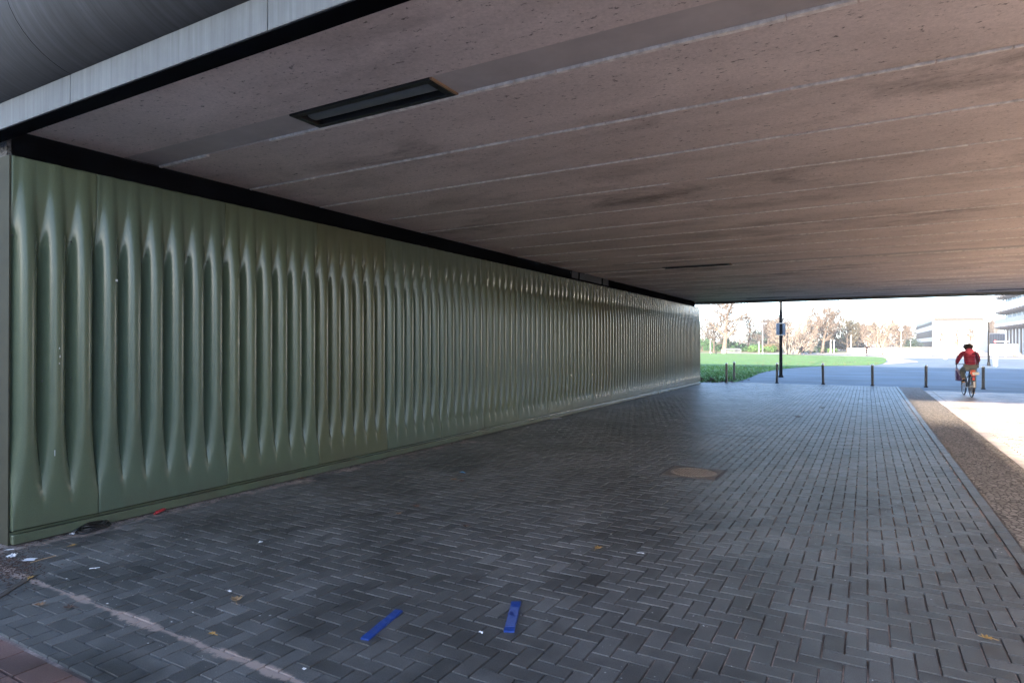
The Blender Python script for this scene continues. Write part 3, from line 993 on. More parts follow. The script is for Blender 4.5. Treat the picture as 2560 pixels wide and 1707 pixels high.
def make_rider(label, loc, rz, jacket, hood_m, trousers, shoe_m, hair=True, group=None, lean=0.0, feet=(True,)):
    t = thing("person", label, "person", loc, rz, group)
    # ---- body: one continuous surface
    P = [(0, 0.17, 0.98, 0.13, 0.11)]; E = []
    i = limb([(0, 0.20, 1.12, 0.125, 0.10), (0, 0.28, 1.28, 0.14, 0.105), (0, 0.345, 1.40, 0.12, 0.09)], P, E, 0)
    nk = limb([(0, 0.40, 1.47, 0.055), (0, 0.44, 1.515, 0.052), (0, 0.475, 1.55, 0.078, 0.088), (0, 0.485, 1.60, 0.074, 0.088)], P, E, i)
    limb([(0, 0.575, 1.548, 0.014), (0, 0.590, 1.536, 0.011)], P, E, nk-1)      # nose
    for s in (-1, 1):
        limb([(s*0.082, 0.468, 1.555, 0.016, 0.012), (s*0.09, 0.458, 1.57, 0.012, 0.009)], P, E, nk-1)   # ears
        wr = (s*0.262, 0.69, 1.045)
        wi = limb([(s*0.165, 0.36, 1.405, 0.060), (s*0.235, 0.42, 1.25, 0.046), (s*0.265, 0.50, 1.15, 0.042), (*wr, 0.028)], P, E, i)
        hand(P, E, wi, wr, (-s*0.05, 0.95, -0.05), s)
        if s < 0:
            limb([(-0.10, 0.20, 0.96, 0.09), (-0.14, 0.58, 0.83, 0.062), (-0.135, 0.47, 0.67, 0.058), (-0.13, 0.38, 0.53, 0.036), (-0.13, 0.52, 0.482, 0.03)], P, E, 0)
        else:
            limb([(0.10, 0.20, 0.96, 0.09), (0.13, 0.44, 0.60, 0.06), (0.13, 0.40, 0.42, 0.056), (0.13, 0.37, 0.20, 0.036), (0.13, 0.51, 0.145, 0.03)], P, E, 0)
    body = skin("body", P, E, SKIN, t, 2)
    m = M()
    for s in (-1, 1):
        me = M(); me.ball((s*0.03, 0.566, 1.565), 0.011, 0.008, 0.009, 8, 6)
        me.build("eye", plain("eye_white", (0.7, 0.68, 0.65), 0.2), t, smooth=True)
    me = M(); me.ball((0, 0.566, 1.505), 0.024, 0.008, 0.006, 8, 5); me.build("mouth", plain("lips", (0.36, 0.14, 0.12), 0.4), t, smooth=True)
    # ---- jacket
    P = [(0, 0.165, 0.985, 0.165, 0.14)]; E = []
    i = limb([(0, 0.20, 1.10, 0.168, 0.14), (0, 0.265, 1.25, 0.182, 0.145), (0, 0.335, 1.375, 0.165, 0.125), (0, 0.39, 1.455, 0.085, 0.078)], P, E, 0)
    for s in (-1, 1):
        limb([(s*0.165, 0.355, 1.40, 0.086), (s*0.242, 0.42, 1.25, 0.074), (s*0.272, 0.50, 1.15, 0.064), (s*0.262, 0.665, 1.055, 0.046)], P, E, i-1)
    skin("jacket", P, E, jacket, t, 2)
    if hood_m:
        m = M()
        m.ball((0, 0.245, 1.435), 0.118, 0.085, 0.115, 14, 10)
        m.v = [(p[0]*(1.0 if p[2] > 1.43 else max(0.35, 1-(1.43-p[2])*5.5)), p[1]-max(0, p[2]-1.44)*0.0, p[2]) for p in m.v]
        m.build("hood", hood_m, t, smooth=True)
        m = M()
        m.tube([(0.10, 0.32, 1.475), (0.155, 0.24, 1.38), (0.19, 0.12, 1.22), (0.205, 0.10, 1.05), (0.20, 0.14, 0.93)], 0.013, 6)
        m.build("shoulder_strap", plain("black_webbing", (0.015, 0.015, 0.018), 0.6), t, smooth=True)
    # ---- trousers
    P = [(0, 0.165, 0.97, 0.145, 0.125)]; E = []
    for s in (-1, 1):
        if s < 0:
            limb([(-0.085, 0.19, 0.94, 0.105), (-0.12, 0.40, 0.88, 0.092), (-0.14, 0.58, 0.825, 0.078), (-0.135, 0.46, 0.66, 0.074), (-0.13, 0.39, 0.555, 0.066)], P, E, 0)
        else:
            limb([(0.085, 0.20, 0.93, 0.105), (0.115, 0.33, 0.76, 0.092), (0.13, 0.44, 0.60, 0.080), (0.13, 0.40, 0.42, 0.076), (0.13, 0.375, 0.235, 0.066)], P, E, 0)
    skin("trousers", P, E, trousers, t, 2)
    # ---- shoes
    for s, z in ((-1, 0.475), (1, 0.135)):
        P = [(s*0.13, 0.335, z+0.02, 0.042, 0.036)]; E = []
        limb([(s*0.13, 0.385, z+0.05, 0.045), (s*0.13, 0.40, z+0.10, 0.045)], P, E, 0)
        limb([(s*0.13, 0.46, z+0.012, 0.045, 0.034), (s*0.13, 0.56, z+0.002, 0.04, 0.026)], P, E, 1)
        skin("shoe", P, E, shoe_m, t, 1)
    # ---- hair
    if hair:
        rg = random.Random(21)
        m = M()
        m.ball((0, 0.445, 1.583), 0.105, 0.105, 0.098, 16, 11, jit=0.05, rng=rg)
        for _ in range(150):
            a = rg.uniform(0, 2*math.pi); e = rg.uniform(-0.95, 1.3)
            cxx = 0.112*math.cos(a)*math.cos(e); cyy = 0.112*math.sin(a)*math.cos(e)
            if cyy > 0.05 and e < 0.4: continue
            m.ball((cxx, 0.445+cyy, 1.578+0.10*math.sin(e)), rg.uniform(0.014, 0.026), rg.uniform(0.014, 0.026), rg.uniform(0.012, 0.024), 7, 5, jit=0.15, rng=rg)
        m.build("hair", HAIR, t, smooth=True)
    return t

def make_bike(label, loc, rz, frame_m, group=None, plate=True):
    t = thing("bicycle", label, "bicycle", loc, rz, group)
    TY = plain("black_tyre", (0.015, 0.015, 0.016), 0.8)
    rr = 0.345
    for yc in (0.0, 1.10):
        m = M()
        m.tube([(0, yc+math.cos(a)*(rr-0.018), rr+math.sin(a)*(rr-0.018)) for a in [2*math.pi*k/40 for k in range(40)]], 0.019, 8, closed=True)
        wh = m.build("wheel", TY, t, smooth=True)
        m = M()
        m.tube([(0, yc+math.cos(a)*(rr-0.042), rr+math.sin(a)*(rr-0.042)) for a in [2*math.pi*k/40 for k in range(40)]], 0.011, 6, closed=True)
        for k in range(14):
            a = 2*math.pi*k/14
            m.tube([(0.02*(-1)**k, yc, rr), (0, yc+math.cos(a)*(rr-0.045), rr+math.sin(a)*(rr-0.045))], 0.0022, 4)
        m.tube([(-0.05, yc, rr), (0.05, yc, rr)], 0.024, 10)
        m.build("rim", MAT_STEEL, wh, smooth=True, angle=50)
        m = M()
        a0, a1 = (R(20), R(205)) if yc == 0 else (R(35), R(190))
        arc = [a0+(a1-a0)*k/16 for k in range(17)]
        for k in range(16):
            qa, qb = arc[k], arc[k+1]
            vs = []
            for a in (qa, qb):
                for xx, rad in ((-0.03, rr+0.012), (0.0, rr+0.026), (0.03, rr+0.012), (0.03, rr+0.009), (0, rr+0.022), (-0.03, rr+0.009)):
                    vs.append((xx, yc+math.cos(a)*rad, rr+math.sin(a)*rad))
            m.add(vs, [(i, (i+1) % 6, 6+(i+1) % 6, 6+i) for i in range(6)])
        m.build("mudguard", frame_m, t, smooth=True)
    m = M()
    bb = (0, 0.44, 0.29); seat = (0, 0.27, 0.80); head = (0, 0.86, 0.86); hl = (0, 0.905, 0.70)
    m.tube([bb, seat], 0.017, 10); m.tube([bb, hl], 0.02, 10)
    m.tube([(0, 0.30, 0.70), (0, 0.55, 0.60), hl], 0.017, 10)
    m.tube([(0, 0.84, 0.92), hl], 0.019, 10)
    for s in (-1, 1):
        m.tube([(s*0.02, 0.44, 0.29), (s*0.055, 0, rr)], 0.010, 8)
        m.tube([(s*0.02, 0.29, 0.74), (s*0.055, 0, rr)], 0.009, 8)
        m.tube([(s*0.03, 0.905, 0.69), (s*0.045, 0.95, 0.60), (s*0.05, 1.10, rr)], 0.011, 8)
    m.tube([seat, (0, 0.25, 0.87)], 0.013, 8)
    m.build("frame", frame_m, t, smooth=True, angle=60)
    m = M()
    m.tube([(0, 0.84, 0.92), (0, 0.83, 1.04)], 0.012, 8)
    m.tube([(-0.27, 0.68, 1.025), (-0.24, 0.78, 1.03), (-0.12, 0.84, 1.03), (0.12, 0.84, 1.03), (0.24, 0.78, 1.03), (0.27, 0.68, 1.025)], 0.012, 8)
    hb = m.build("handlebar", MAT_STEEL, t, smooth=True, angle=60)
    for s in (-1, 1):
        m = M(); m.tube([(s*0.272, 0.66, 1.025), (s*0.252, 0.755, 1.027)], 0.018, 8); m.build("grip", TY, hb, smooth=True)
    P = [(0, 0.13, 0.885, 0.095, 0.03)]; E = []
    limb([(0, 0.20, 0.885, 0.085, 0.03), (0, 0.30, 0.89, 0.045, 0.022), (0, 0.39, 0.888, 0.028, 0.018)], P, E, 0)
    skin("saddle", P, E, plain("black_saddle", (0.012, 0.012, 0.013), 0.5), t, 2)
    m = M()
    for s in (-1, 1):
        m.tube([(s*0.06, 0.22, 0.74), (s*0.07, -0.20, 0.735), (s*0.03, -0.235, 0.735)], 0.006, 6)
        m.tube([(s*0.065, -0.10, 0.735), (s*0.055, 0, rr)], 0.006, 6)
    for yk in (0.15, 0.05, -0.05, -0.15):
        m.tube([(-0.065, yk, 0.737), (0.065, yk, 0.737)], 0.004, 5)
    m.build("carrier", frame_m, t, smooth=True)
    m = M(); m.bbox((-0.045, -0.27, 0.665), (0.045, -0.235, 0.715), 0.008); m.build("rear_light", plain("red_lens", (0.75, 0.03, 0.02), 0.25), t)
    m = M(); m.bbox((-0.032, -0.3, 0.55), (0.032, -0.282, 0.64), 0.006)
    o = m.build("reflector", plain("red_reflector", (0.75, 0.05, 0.03), 0.2), t)
    m = M(); m.bbox((-0.028, -0.378, 0.33), (0.028, -0.360, 0.52), 0.006); m.build("mudguard_flap", plain("white_flap", (0.75, 0.68, 0.62), 0.5), t)
    if plate:
        m = M(); m.bbox((0.012, -0.282, 0.712), (0.185, -0.270, 0.80), 0.004, T=Matrix.Rotation(R(-3), 4, 'Y')); m.build("number_plate", plain("cream_plate", (0.72, 0.68, 0.60), 0.4), t)
        m = M(); m.bbox((-0.075, -0.266, 0.73), (0.055, -0.17, 0.87), 0.015); m.build("rear_pouch", plain("orange_red_pouch", (0.65, 0.09, 0.03), 0.5), t)
    # crank, pedals, chain case
    m = M(); m.tube([(0.075, 0.44, 0.29), (0.085, 0.445, 0.12)], 0.010, 6); m.tube([(-0.075, 0.44, 0.29), (-0.085, 0.445, 0.46)], 0.010, 6)
    m.tube([(-0.09, 0.44, 0.29), (0.09, 0.44, 0.29)], 0.018, 8); m.build("crank", MAT_STEEL, t, smooth=True, angle=60)
    for s, z in ((-1, 0.455), (1, 0.112)):
        m = M(); m.bbox((s*0.13-0.045, 0.405, z-0.012), (s*0.13+0.045, 0.485, z+0.012), 0.004)
        pd = m.build("pedal", TY, t)
        m = M(); m.box((s*0.13-0.036, 0.398, z-0.010), (s*0.13+0.036, 0.4045, z+0.010)); m.build("pedal_reflector", plain("amber_reflector", (0.85, 0.36, 0.02), 0.2), pd)
    m = M()
    m.poly([(0.0, 0.0)]*0 or [(-0.08, 0.27), (0.44, 0.19), (0.54, 0.25), (0.54, 0.34), (0.44, 0.39), (-0.08, 0.40)], 0.055, 0.070)
    m.v = [(p[2], p[0], p[1]) for p in m.v]
    m.build("chain_case", frame_m, t)
    m = M(); m.tube([(-0.03, 0.38, 0.3), (-0.06, 0.25, 0.03)], 0.009, 6); m.build("kickstand", MAT_STEEL, t)
    return t

RX, RY, RH = 2.86, 24.18, R(4)
make_bike("black city bicycle with red rear light ridden away from the camera", (RX, RY, 0), RH, plain("black_enamel", (0.012, 0.012, 0.014), 0.3))
make_rider("person in a red quilted jacket with pink hood riding the bicycle", (RX, RY, 0), RH, mat_quilt("red_quilted_nylon", (0.36, 0.016, 0.055), (0.07, 0.004, 0.02)),
           plain("pink_hood_lining", (0.75, 0.10, 0.15), 0.6), plain("grey_green_cotton", (0.19, 0.205, 0.185), 0.8), plain("brown_leather", (0.06, 0.035, 0.02), 0.5))
# shopping bag on the left grip
cr, sr = math.cos(RH), math.sin(RH)
def rl(x, y, z): return (RX+x*cr-y*sr, RY+x*sr+y*cr, z)
bag = thing("shopping_bag", "purple and white shopping bag hanging from the bicycle's left grip", "bag", rl(-0.275, 0.64, -0.05), RH)
rg2 = random.Random(6)
m = M()
nz, ns = 12, 20
vs = []
for i in range(nz+1):
    u = i/nz
    z = 0.54+0.40*u
    wx = 0.085*(1-0.65*u)+0.012; wy = 0.17*(1-0.55*u)+0.01
    for k in range(ns):
        a = 2*math.pi*k/ns
        cc, ss = math.cos(a), math.sin(a)
        q = 1+rg2.uniform(-0.05, 0.05)
        vs.append((wx*q*math.copysign(abs(cc)**0.7, cc)+0.055*(1-u), wy*q*math.copysign(abs(ss)**0.7, ss), z+rg2.uniform(-0.008, 0.008)))
fs = [(i*ns+k, i*ns+(k+1) % ns, (i+1)*ns+(k+1) % ns, (i+1)*ns+k) for i in range(nz) for k in range(ns)]
fs.append(tuple(range(ns-1, -1, -1))); fs.append(tuple(nz*ns+k for k in range(ns)))
m.add(vs, fs)
k = N("purple_white_print")
vo = k.n('ShaderNodeTexVoronoi'); k.L(k.scaled(k.coord(), (7, 4, 5)), vo.inputs['Vector']); vo.inputs['Scale'].default_value = 1.0
bw = k.n('ShaderNodeRGBToBW'); k.L(vo.outputs['Color'], bw.inputs[0])
bagm = k.set(**{'Base Color': k.ramp(bw.outputs[0], [(0.35, (0.055, 0.025, 0.15)), (0.52, (0.07, 0.035, 0.18)), (0.6, (0.5, 0.44, 0.62)), (0.75, (0.12, 0.06, 0.24))]), 'Roughness': 0.45})
m.build("sack", bagm, bag, smooth=True)
m = M(); m.tube([(0.0, -0.05, 0.93), (0.005, -0.01, 1.03), (0.012, 0.045, 1.088), (0.005, 0.085, 1.03), (0.0, 0.08, 0.93)], 0.007, 6); m.build("handle", bagm, bag, smooth=True)

# oncoming rider and walker far off on the path
DARK1 = plain("dark_navy_coat", (0.004, 0.0045, 0.008), 0.8, spec=0.05); DARK2 = plain("black_jeans", (0.004, 0.004, 0.006), 0.8, spec=0.05)
p = dp(2166, 95)
make_bike("dark bicycle far off on the path behind the lawn's right tip", p, R(200), plain("grey_enamel", (0.04, 0.045, 0.05), 0.4), plate=False)
make_rider("person in dark clothes cycling towards the camera beyond the lawn", p, R(200), DARK1, None, DARK2, DARK2)
p = dp(2005, 108)
t = thing("person", "person in a dark coat with a bag walking behind the lawn", "person", p, R(-75))
P = [(0, 0, 0.92, 0.12, 0.10)]; E = []
i = limb([(0, 0, 1.10, 0.12, 0.09), (0, 0.02, 1.28, 0.14, 0.10), (0, 0.03, 1.40, 0.11, 0.09)], P, E, 0)
nk = limb([(0, 0.04, 1.47, 0.05), (0, 0.05, 1.53, 0.055), (0, 0.06, 1.60, 0.078, 0.09), (0, 0.06, 1.66, 0.07, 0.08)], P, E, i)
limb([(0, 0.155, 1.59, 0.012)], P, E, nk-1)
for s in (-1, 1):
    wr = (s*0.22, 0.14*s, 0.86)
    wi = limb([(s*0.18, 0.02, 1.38, 0.06), (s*0.235, 0.02*s, 1.12, 0.045), (*wr, 0.028)], P, E, i)
    pts0 = Vector(wr)
    P.append((*(pts0+Vector((0, 0.01, -0.07))), 0.03, 0.018)); E.append((wi, len(P)-1)); pi = len(P)-1
    for kf, L in enumerate((0.9, 1.0, 0.95, 0.75)):
        a = pts0+Vector((0, -0.027+kf*0.018, -0.11)); limb([(*a, 0.009), (*(a+Vector((-s*0.012, 0, -0.05*L))), 0.008)], P, E, pi)
    limb([(*(pts0+Vector((0, 0.035, -0.07))), 0.01), (*(pts0+Vector((-s*0.01, 0.045, -0.105))), 0.008)], P, E, pi)
    limb([(s*0.09, 0, 0.88, 0.095), (s*0.10, -s*0.18+0.05, 0.50, 0.06), (s*0.10, -s*0.32, 0.09, 0.036), (s*0.10, -s*0.32+0.14, 0.035, 0.03)], P, E, 0)
skin("body", P, E, SKIN, t, 2)
P = [(0, 0, 0.74, 0.20, 0.17)]; E = []
i = limb([(0, 0, 1.0, 0.17, 0.14), (0, 0.01, 1.25, 0.18, 0.14), (0, 0.03, 1.39, 0.15, 0.12), (0, 0.04, 1.48, 0.075)], P, E, 0)
for s in (-1, 1):
    limb([(s*0.185, 0.02, 1.38, 0.08), (s*0.24, 0.02*s, 1.12, 0.066), (s*0.222, 0.13*s, 0.89, 0.05)], P, E, i-1)
skin("coat", P, E, DARK1, t, 2)
P = [(0, 0, 0.90, 0.15, 0.13)]; E = []
for s in (-1, 1):
    limb([(s*0.09, 0, 0.84, 0.11), (s*0.10, -s*0.18+0.05, 0.50, 0.08), (s*0.10, -s*0.31, 0.13, 0.065)], P, E, 0)
skin("trousers", P, E, DARK2, t, 2)
m = M(); m.ball((0, 0.045, 1.645), 0.092, 0.10, 0.085, 12, 8); m.build("hair", HAIR, t, smooth=True)
for s in (-1, 1):
    m = M(); m.bbox((s*0.10-0.045, -s*0.32-0.07, 0.0), (s*0.10+0.045, -s*0.32+0.18, 0.09), 0.03); m.build("shoe", DARK2, t, smooth=True)
pb = dp(2005, 108)
bag2 = thing("shoulder_bag", "dark bag carried at the side of the walking person", "bag", (pb.x-0.25, pb.y-0.28, 0.0), R(20))
m = M(); m.bbox((-0.22, -0.09, 0.75), (0.22, 0.09, 1.12), 0.05); m.build("pouch", DARK1, bag2, smooth=True)
m = M(); m.tube([(-0.18, 0, 1.1), (-0.05, 0.03, 1.38), (0.10, 0.03, 1.36), (0.18, 0, 1.1)], 0.015, 6); m.build("strap", DARK1, bag2)

# ------------------------------------------------------------------ trees (bare winter crowns of real branches)
def twig_quads(m, p, d, L, r, rng):
    s = d.orthogonal().normalized()
    s = Matrix.Rotation(rng.uniform(0, 6.28), 3, d) @ s
    e = p+d*L+Vector((rng.uniform(-1, 1), rng.uniform(-1, 1), rng.uniform(-1, 1)))*L*0.18
    mid = (p+e)/2+Vector((rng.uniform(-1, 1), rng.uniform(-1, 1), rng.uniform(-0.6, 1)))*L*0.08
    m.add([p-s*r, p+s*r, mid+s*r*0.7, mid-s*r*0.7, e], [(0, 1, 2, 3), (3, 2, 4)])

def make_tree(name, label, loc, H, seed, bark, twig, trunk_h=0.28, trunk_r=0.3, stems=1, splay=0.15, kids=(6, 6, 6, 7), ang=(48, 46, 44), ratio=(0.6, 0.55, 0.5), twig_r=0.022, up=0.12, round_=None, group="bare winter trees beyond the lawn", cat="tree", lean=0.0):
    rng = random.Random(seed)
    twig_r = twig_r*1.7
    kids = tuple(kids[:-1])+(int(kids[-1]*1.5),)
    t = thing(name, label, cat, loc, 0, group)
    tm = M(); cm = M()
    def vj(a): return Vector((rng.uniform(-a, a), rng.uniform(-a, a), rng.uniform(-a, a)))
    def grow(p, d, L, r, lv):
        last = lv >= len(kids)
        if last:
            twig_quads(cm, p, d, L, twig_r, rng); return
        n = 5 if lv == 0 else (4 if lv == 1 else 3)
        pts = [p.copy()]; rads = [r]
        q = p.copy(); dd = d.copy()
        for i in range(n):
            dd = (dd+vj(0.16 if lv else 0.07)+Vector((0, 0, up if lv else 0.03))).normalized()
            q = q+dd*(L/n)
            pts.append(q.copy()); rads.append(r*(1-0.82*(i+1)/n)+0.004)
        (tm if lv <= 1 else cm).tube(pts, rads, (9, 6, 4, 3)[min(lv, 3)], caps=False)
        k = kids[lv]
        st = trunk_h if lv == 0 else 0.22
        for i in range(k):
            f = st+(1-st)*((i+rng.random()*0.7)/k)
            f = min(f, 0.99)
            x = f*n; a = int(x); pos = pts[a].lerp(pts[min(a+1, n)], x-a)
            ax = (pts[min(a+1, n)]-pts[a]).normalized()
            sp = R(ang[min(lv, 2)]*rng.uniform(0.7, 1.25))
            s = ax.orthogonal().normalized()
            s = Matrix.Rotation(i*2.4+rng.uniform(-0.6, 0.6), 3, ax) @ s
            nd = (ax*math.cos(sp)+s*math.sin(sp)).normalized()
            m_ = 1; ln = L*ratio[min(lv, 2)]*(1.15-0.55*f)*rng.uniform(0.75, 1.2)
            if lv == 0 and round_:
                uu = (f-st)/(1-st); ln = H*round_*math.sqrt(max(0.08, 1-(2*uu-0.75)**2*0.75))*rng.uniform(0.8, 1.12)
            grow(pos, nd, ln, max(rads[a]*0.62, 0.03), lv+1)
        if lv >= 1:
            grow(pts[-1], dd, L*0.45, max(rads[-1], 0.01), lv+1)
    for s in range(stems):
        a = 2*math.pi*s/stems+rng.uniform(-0.4, 0.4)
        sp = splay*(1 if stems > 1 else rng.uniform(0.2, 1))*rng.uniform(0.6, 1.15)
        d = Vector((math.cos(a)*sp+lean, math.sin(a)*sp, 1)).normalized()
        base = Vector((math.cos(a)*0.25*(stems > 1), math.sin(a)*0.25*(stems > 1), -0.2))
        grow(base, d, H*(0.86 if round_ else 0.72)*rng.uniform(0.85, 1.08), trunk_r*(1 if stems == 1 else 0.62), 0)
    # root flare
    tm.lathe([(trunk_r*1.5, -0.2), (trunk_r*1.2, 0.25), (trunk_r*1.0, 0.8)], sides=10)
    tm.build("trunk", bark, t, smooth=True)
    cm.build("crown", twig, t)
    return t
PALE = mat_bark("pale_bark", (0.135, 0.118, 0.103)); TAN = mat_bark("tan_bark", (0.1035, 0.0805, 0.0644)); BROWN = mat_bark("brown_bark", (0.055, 0.043, 0.035))
TW_PALE = mat_bark("pale_twigs", (0.1344, 0.1116, 0.0960)); TW_TAN = mat_bark("tan_twigs", (0.0900, 0.0688, 0.0562)); TW_BROWN = mat_bark("brown_twigs", (0.0552, 0.0432, 0.0360)); TW_OLIVE = mat_bark("olive_twigs", (0.050, 0.043, 0.026))

def tr(x, d, ytop): return dp(x, d), hz(ytop, d)
p, H = tr(1809, 125, 750)
make_tree("bare_tree", "big bare tree with thick pale trunk nearest the wall's end", p, H*1.05, 11, TAN, TW_TAN, 0.30, 0.52, kids=(10, 8, 7, 6), ang=(56, 48, 45), ratio=(0.62, 0.5, 0.45), twig_r=0.026, round_=0.50)
p, H = tr(1870, 138, 765)
make_tree("bare_tree", "thin tall bare tree just right of the big one", p, H, 12, TAN, TW_TAN, 0.25, 0.22, kids=(12, 7, 5, 5), ang=(42, 45, 45), ratio=(0.4, 0.5, 0.45), twig_r=0.024, round_=0.26)
p, H = tr(1784, 132, 805)
make_tree("bare_tree", "low brown tree between the wall's end and the big tree", p, H, 13, BROWN, TW_BROWN, 0.2, 0.2, kids=(8, 6, 5, 6), ang=(55, 48, 45), twig_r=0.022, round_=0.5)
p, H = tr(1755, 140, 812)
make_tree("bare_tree", "small brown tree peeping out at the wall's end", p, H, 14, BROWN, TW_BROWN, 0.2, 0.18, kids=(7, 6, 5, 6), ang=(55, 48, 45), twig_r=0.022, round_=0.5)
p, H = tr(1918, 185, 788)
make_tree("dense_tree", "dense dark brown tree left of the lamp post with the sign", p, H, 15, BROWN, TW_BROWN, 0.15, 0.35, kids=(12, 8, 6, 7), ang=(60, 50, 48), twig_r=0.05, round_=0.42)
p, H = tr(1942, 190, 785)
make_tree("dense_tree", "dense brown tree right behind the lamp post's sign", p, H, 16, BROWN, TW_BROWN, 0.15, 0.35, kids=(12, 8, 6, 7), ang=(60, 50, 48), twig_r=0.05, round_=0.40)
p, H = tr(1972, 118, 790)
make_tree("fan_tree", "pale many stemmed fan tree right of the sign box", p, H*1.1, 17, PALE, TW_PALE, 0.12, 0.30, stems=6, splay=0.62, kids=(5, 6, 5, 5), ang=(30, 36, 40), ratio=(0.5, 0.5, 0.5), twig_r=0.020, up=0.06)
p, H = tr(1992, 112, 808)
make_tree("fan_tree", "pale low fan tree leaning right of the bigger one", p, H*1.05, 18, PALE, TW_PALE, 0.15, 0.26, stems=4, splay=0.75, kids=(5, 6, 5, 5), ang=(30, 36, 40), ratio=(0.5, 0.5, 0.5), twig_r=0.020, up=0.05, lean=0.35)
p, H = tr(2026, 122, 840)
make_tree("bare_tree", "short pale trunked tree behind the walking person", p, hz(800, 122), 19, PALE, TW_TAN, 0.3, 0.28, kids=(8, 6, 5, 6), ang=(55, 45, 45), twig_r=0.022, round_=0.45)
p, H = tr(2056, 128, 770)
make_tree("round_tree", "tall tree with a broad round crown of fine twigs", p, H, 20, TAN, TW_TAN, 0.26, 0.30, kids=(13, 9, 6, 6), ang=(58, 46, 44), twig_r=0.023, round_=0.46)
p, H = tr(2048, 150, 800)
make_tree("bare_tree", "slanting brown tree behind the round crowned tree", p, H, 21, BROWN, TW_TAN, 0.3, 0.30, kids=(9, 7, 6, 6), ang=(55, 46, 44), twig_r=0.028, round_=0.45, lean=0.25)
p, H = tr(2119, 150, 800)
make_tree("dense_tree", "olive tinged bushy tree right of the round crowned tree", p, H, 22, BROWN, TW_OLIVE, 0.16, 0.28, kids=(12, 8, 6, 7), ang=(60, 48, 46), twig_r=0.034, round_=0.46)
p, H = tr(2147, 172, 789)
make_tree("thin_tree", "thin dark tree rising above the olive tinged tree", p, H, 23, BROWN, TW_BROWN, 0.55, 0.22, kids=(6, 5, 5, 6), ang=(55, 46, 44), twig_r=0.03, round_=0.2)
p, H = tr(2143, 160, 815)
make_tree("dense_tree", "brown bushy tree above the oncoming cyclist", p, H, 24, TAN, TW_TAN, 0.2, 0.25, kids=(11, 8, 6, 6), ang=(58, 48, 46), twig_r=0.03, round_=0.45)
p, H = tr(2197, 118, 790)
make_tree("fan_tree", "very pale fan tree beside the grey box on the plaza", p, H*1.1, 25, PALE, TW_PALE, 0.12, 0.34, stems=6, splay=0.36, kids=(6, 6, 5, 5), ang=(28, 34, 38), ratio=(0.42, 0.5, 0.5), twig_r=0.020, up=0.08)
p, H = tr(2172, 150, 815)
make_tree("bare_tree", "low tan tree left of the very pale fan tree", p, H, 26, TAN, TW_TAN, 0.2, 0.22, kids=(10, 7, 6, 6), ang=(58, 46, 44), twig_r=0.028, round_=0.5)
p, H = tr(2240, 150, 802)
make_tree("bare_tree", "brown tree behind the slim lamp post with the dish head", p, H, 27, TAN, TW_TAN, 0.22, 0.26, kids=(12, 8, 6, 6), ang=(60, 47, 45), twig_r=0.03, round_=0.44)
p, H = tr(2262, 235, 806)
make_tree("bare_tree", "brown tree close to the left end of the ribbon window building", p, H, 28, TAN, TW_TAN, 0.22, 0.26, kids=(12, 8, 6, 6), ang=(60, 47, 45), twig_r=0.03, round_=0.44)
# young trees before the white facade
for k, (x, yt, lab) in enumerate(((2351, 808, "slim young tree, leftmost before the blank white facade"), (2391, 808, "young tree between the bare pole and the cyclist's head"), (2428, 796, "young tree straight above the cyclist's head"))):
    p, H = tr(x, 128, yt)
    make_tree("young_tree", lab, p, H, 40+k, TAN, TW_TAN, 0.22, 0.10, kids=(13, 7, 5, 4), ang=(36, 38, 40), ratio=(0.3, 0.5, 0.5), twig_r=0.016, round_=0.15 if k < 2 else 0.17, group="young trees in front of the white facade")
p, H = tr(2480, 205, 786)
make_tree("bare_tree", "brown tree between the white facade and the balcony building", p, H, 44, TAN, TW_TAN, 0.15, 0.3, kids=(13, 8, 6, 6), ang=(50, 46, 44), twig_r=0.036, round_=0.3)

# hedges and shrubs: leaf sized faces through the whole volume
def make_shrub(name, label, c, size, n, leaf, mat, seed, group=None, cat="shrub"):
    rng = random.Random(seed)
    t = thing(name, label, cat, c, R(29.65), group)
    m = M()
    cl = [(rng.uniform(-1, 1)*size[0]*0.85, rng.uniform(-1, 1)*size[1]*0.6, rng.uniform(0.15, 0.8)*size[2]*rng.uniform(0.6, 1), rng.uniform(0.25, 0.5)*size[2]) for _ in range(max(10, int(size[0]*3)))]
    for _ in range(n):
        q = rng.choice(cl)
        v = Vector((rng.gauss(0, 1), rng.gauss(0, 1), rng.gauss(0, 1))).normalized()*q[3]*rng.uniform(0.55, 1.05)
        pz = q[2]+v.z
        if pz < 0.02: continue
        o = Vector((q[0]+v.x, q[1]+v.y, pz))
        a = Vector((rng.gauss(0, 1), rng.gauss(0, 1), rng.gauss(0, 1))).normalized()
        b = a.orthogonal().normalized()
        s = leaf*rng.uniform(0.6, 1.3)
        m.add([o-a*s, o+b*s*0.5, o+a*s, o-b*s*0.5], [(0, 1, 2, 3)])
    m.build("foliage", mat, t)
    st = M()
    for q in cl[:14]:
        st.tube([(q[0]*0.6, q[1]*0.6, -0.05), (q[0]*0.85, q[1]*0.85, q[2]*0.5), (q[0], q[1], q[2])], [0.05, 0.035, 0.015], 5)
    st.build("stem", BROWN, t)
    return t
LEAF1 = plain("dark_green_leaves", (0.0264, 0.0748, 0.0264), 0.7, var=0.5, scale=0.9)
LEAF2 = plain("fresh_green_leaves", (0.0484, 0.1056, 0.0264), 0.7, var=0.5, scale=0.9)
LEAF3 = plain("dry_olive_growth", (0.11, 0.0924, 0.0484), 0.8, var=0.4, scale=0.9)
LEAF4 = plain("evergreen_leaves", (0.022, 0.0396, 0.0308), 0.6, var=0.5, scale=0.9)
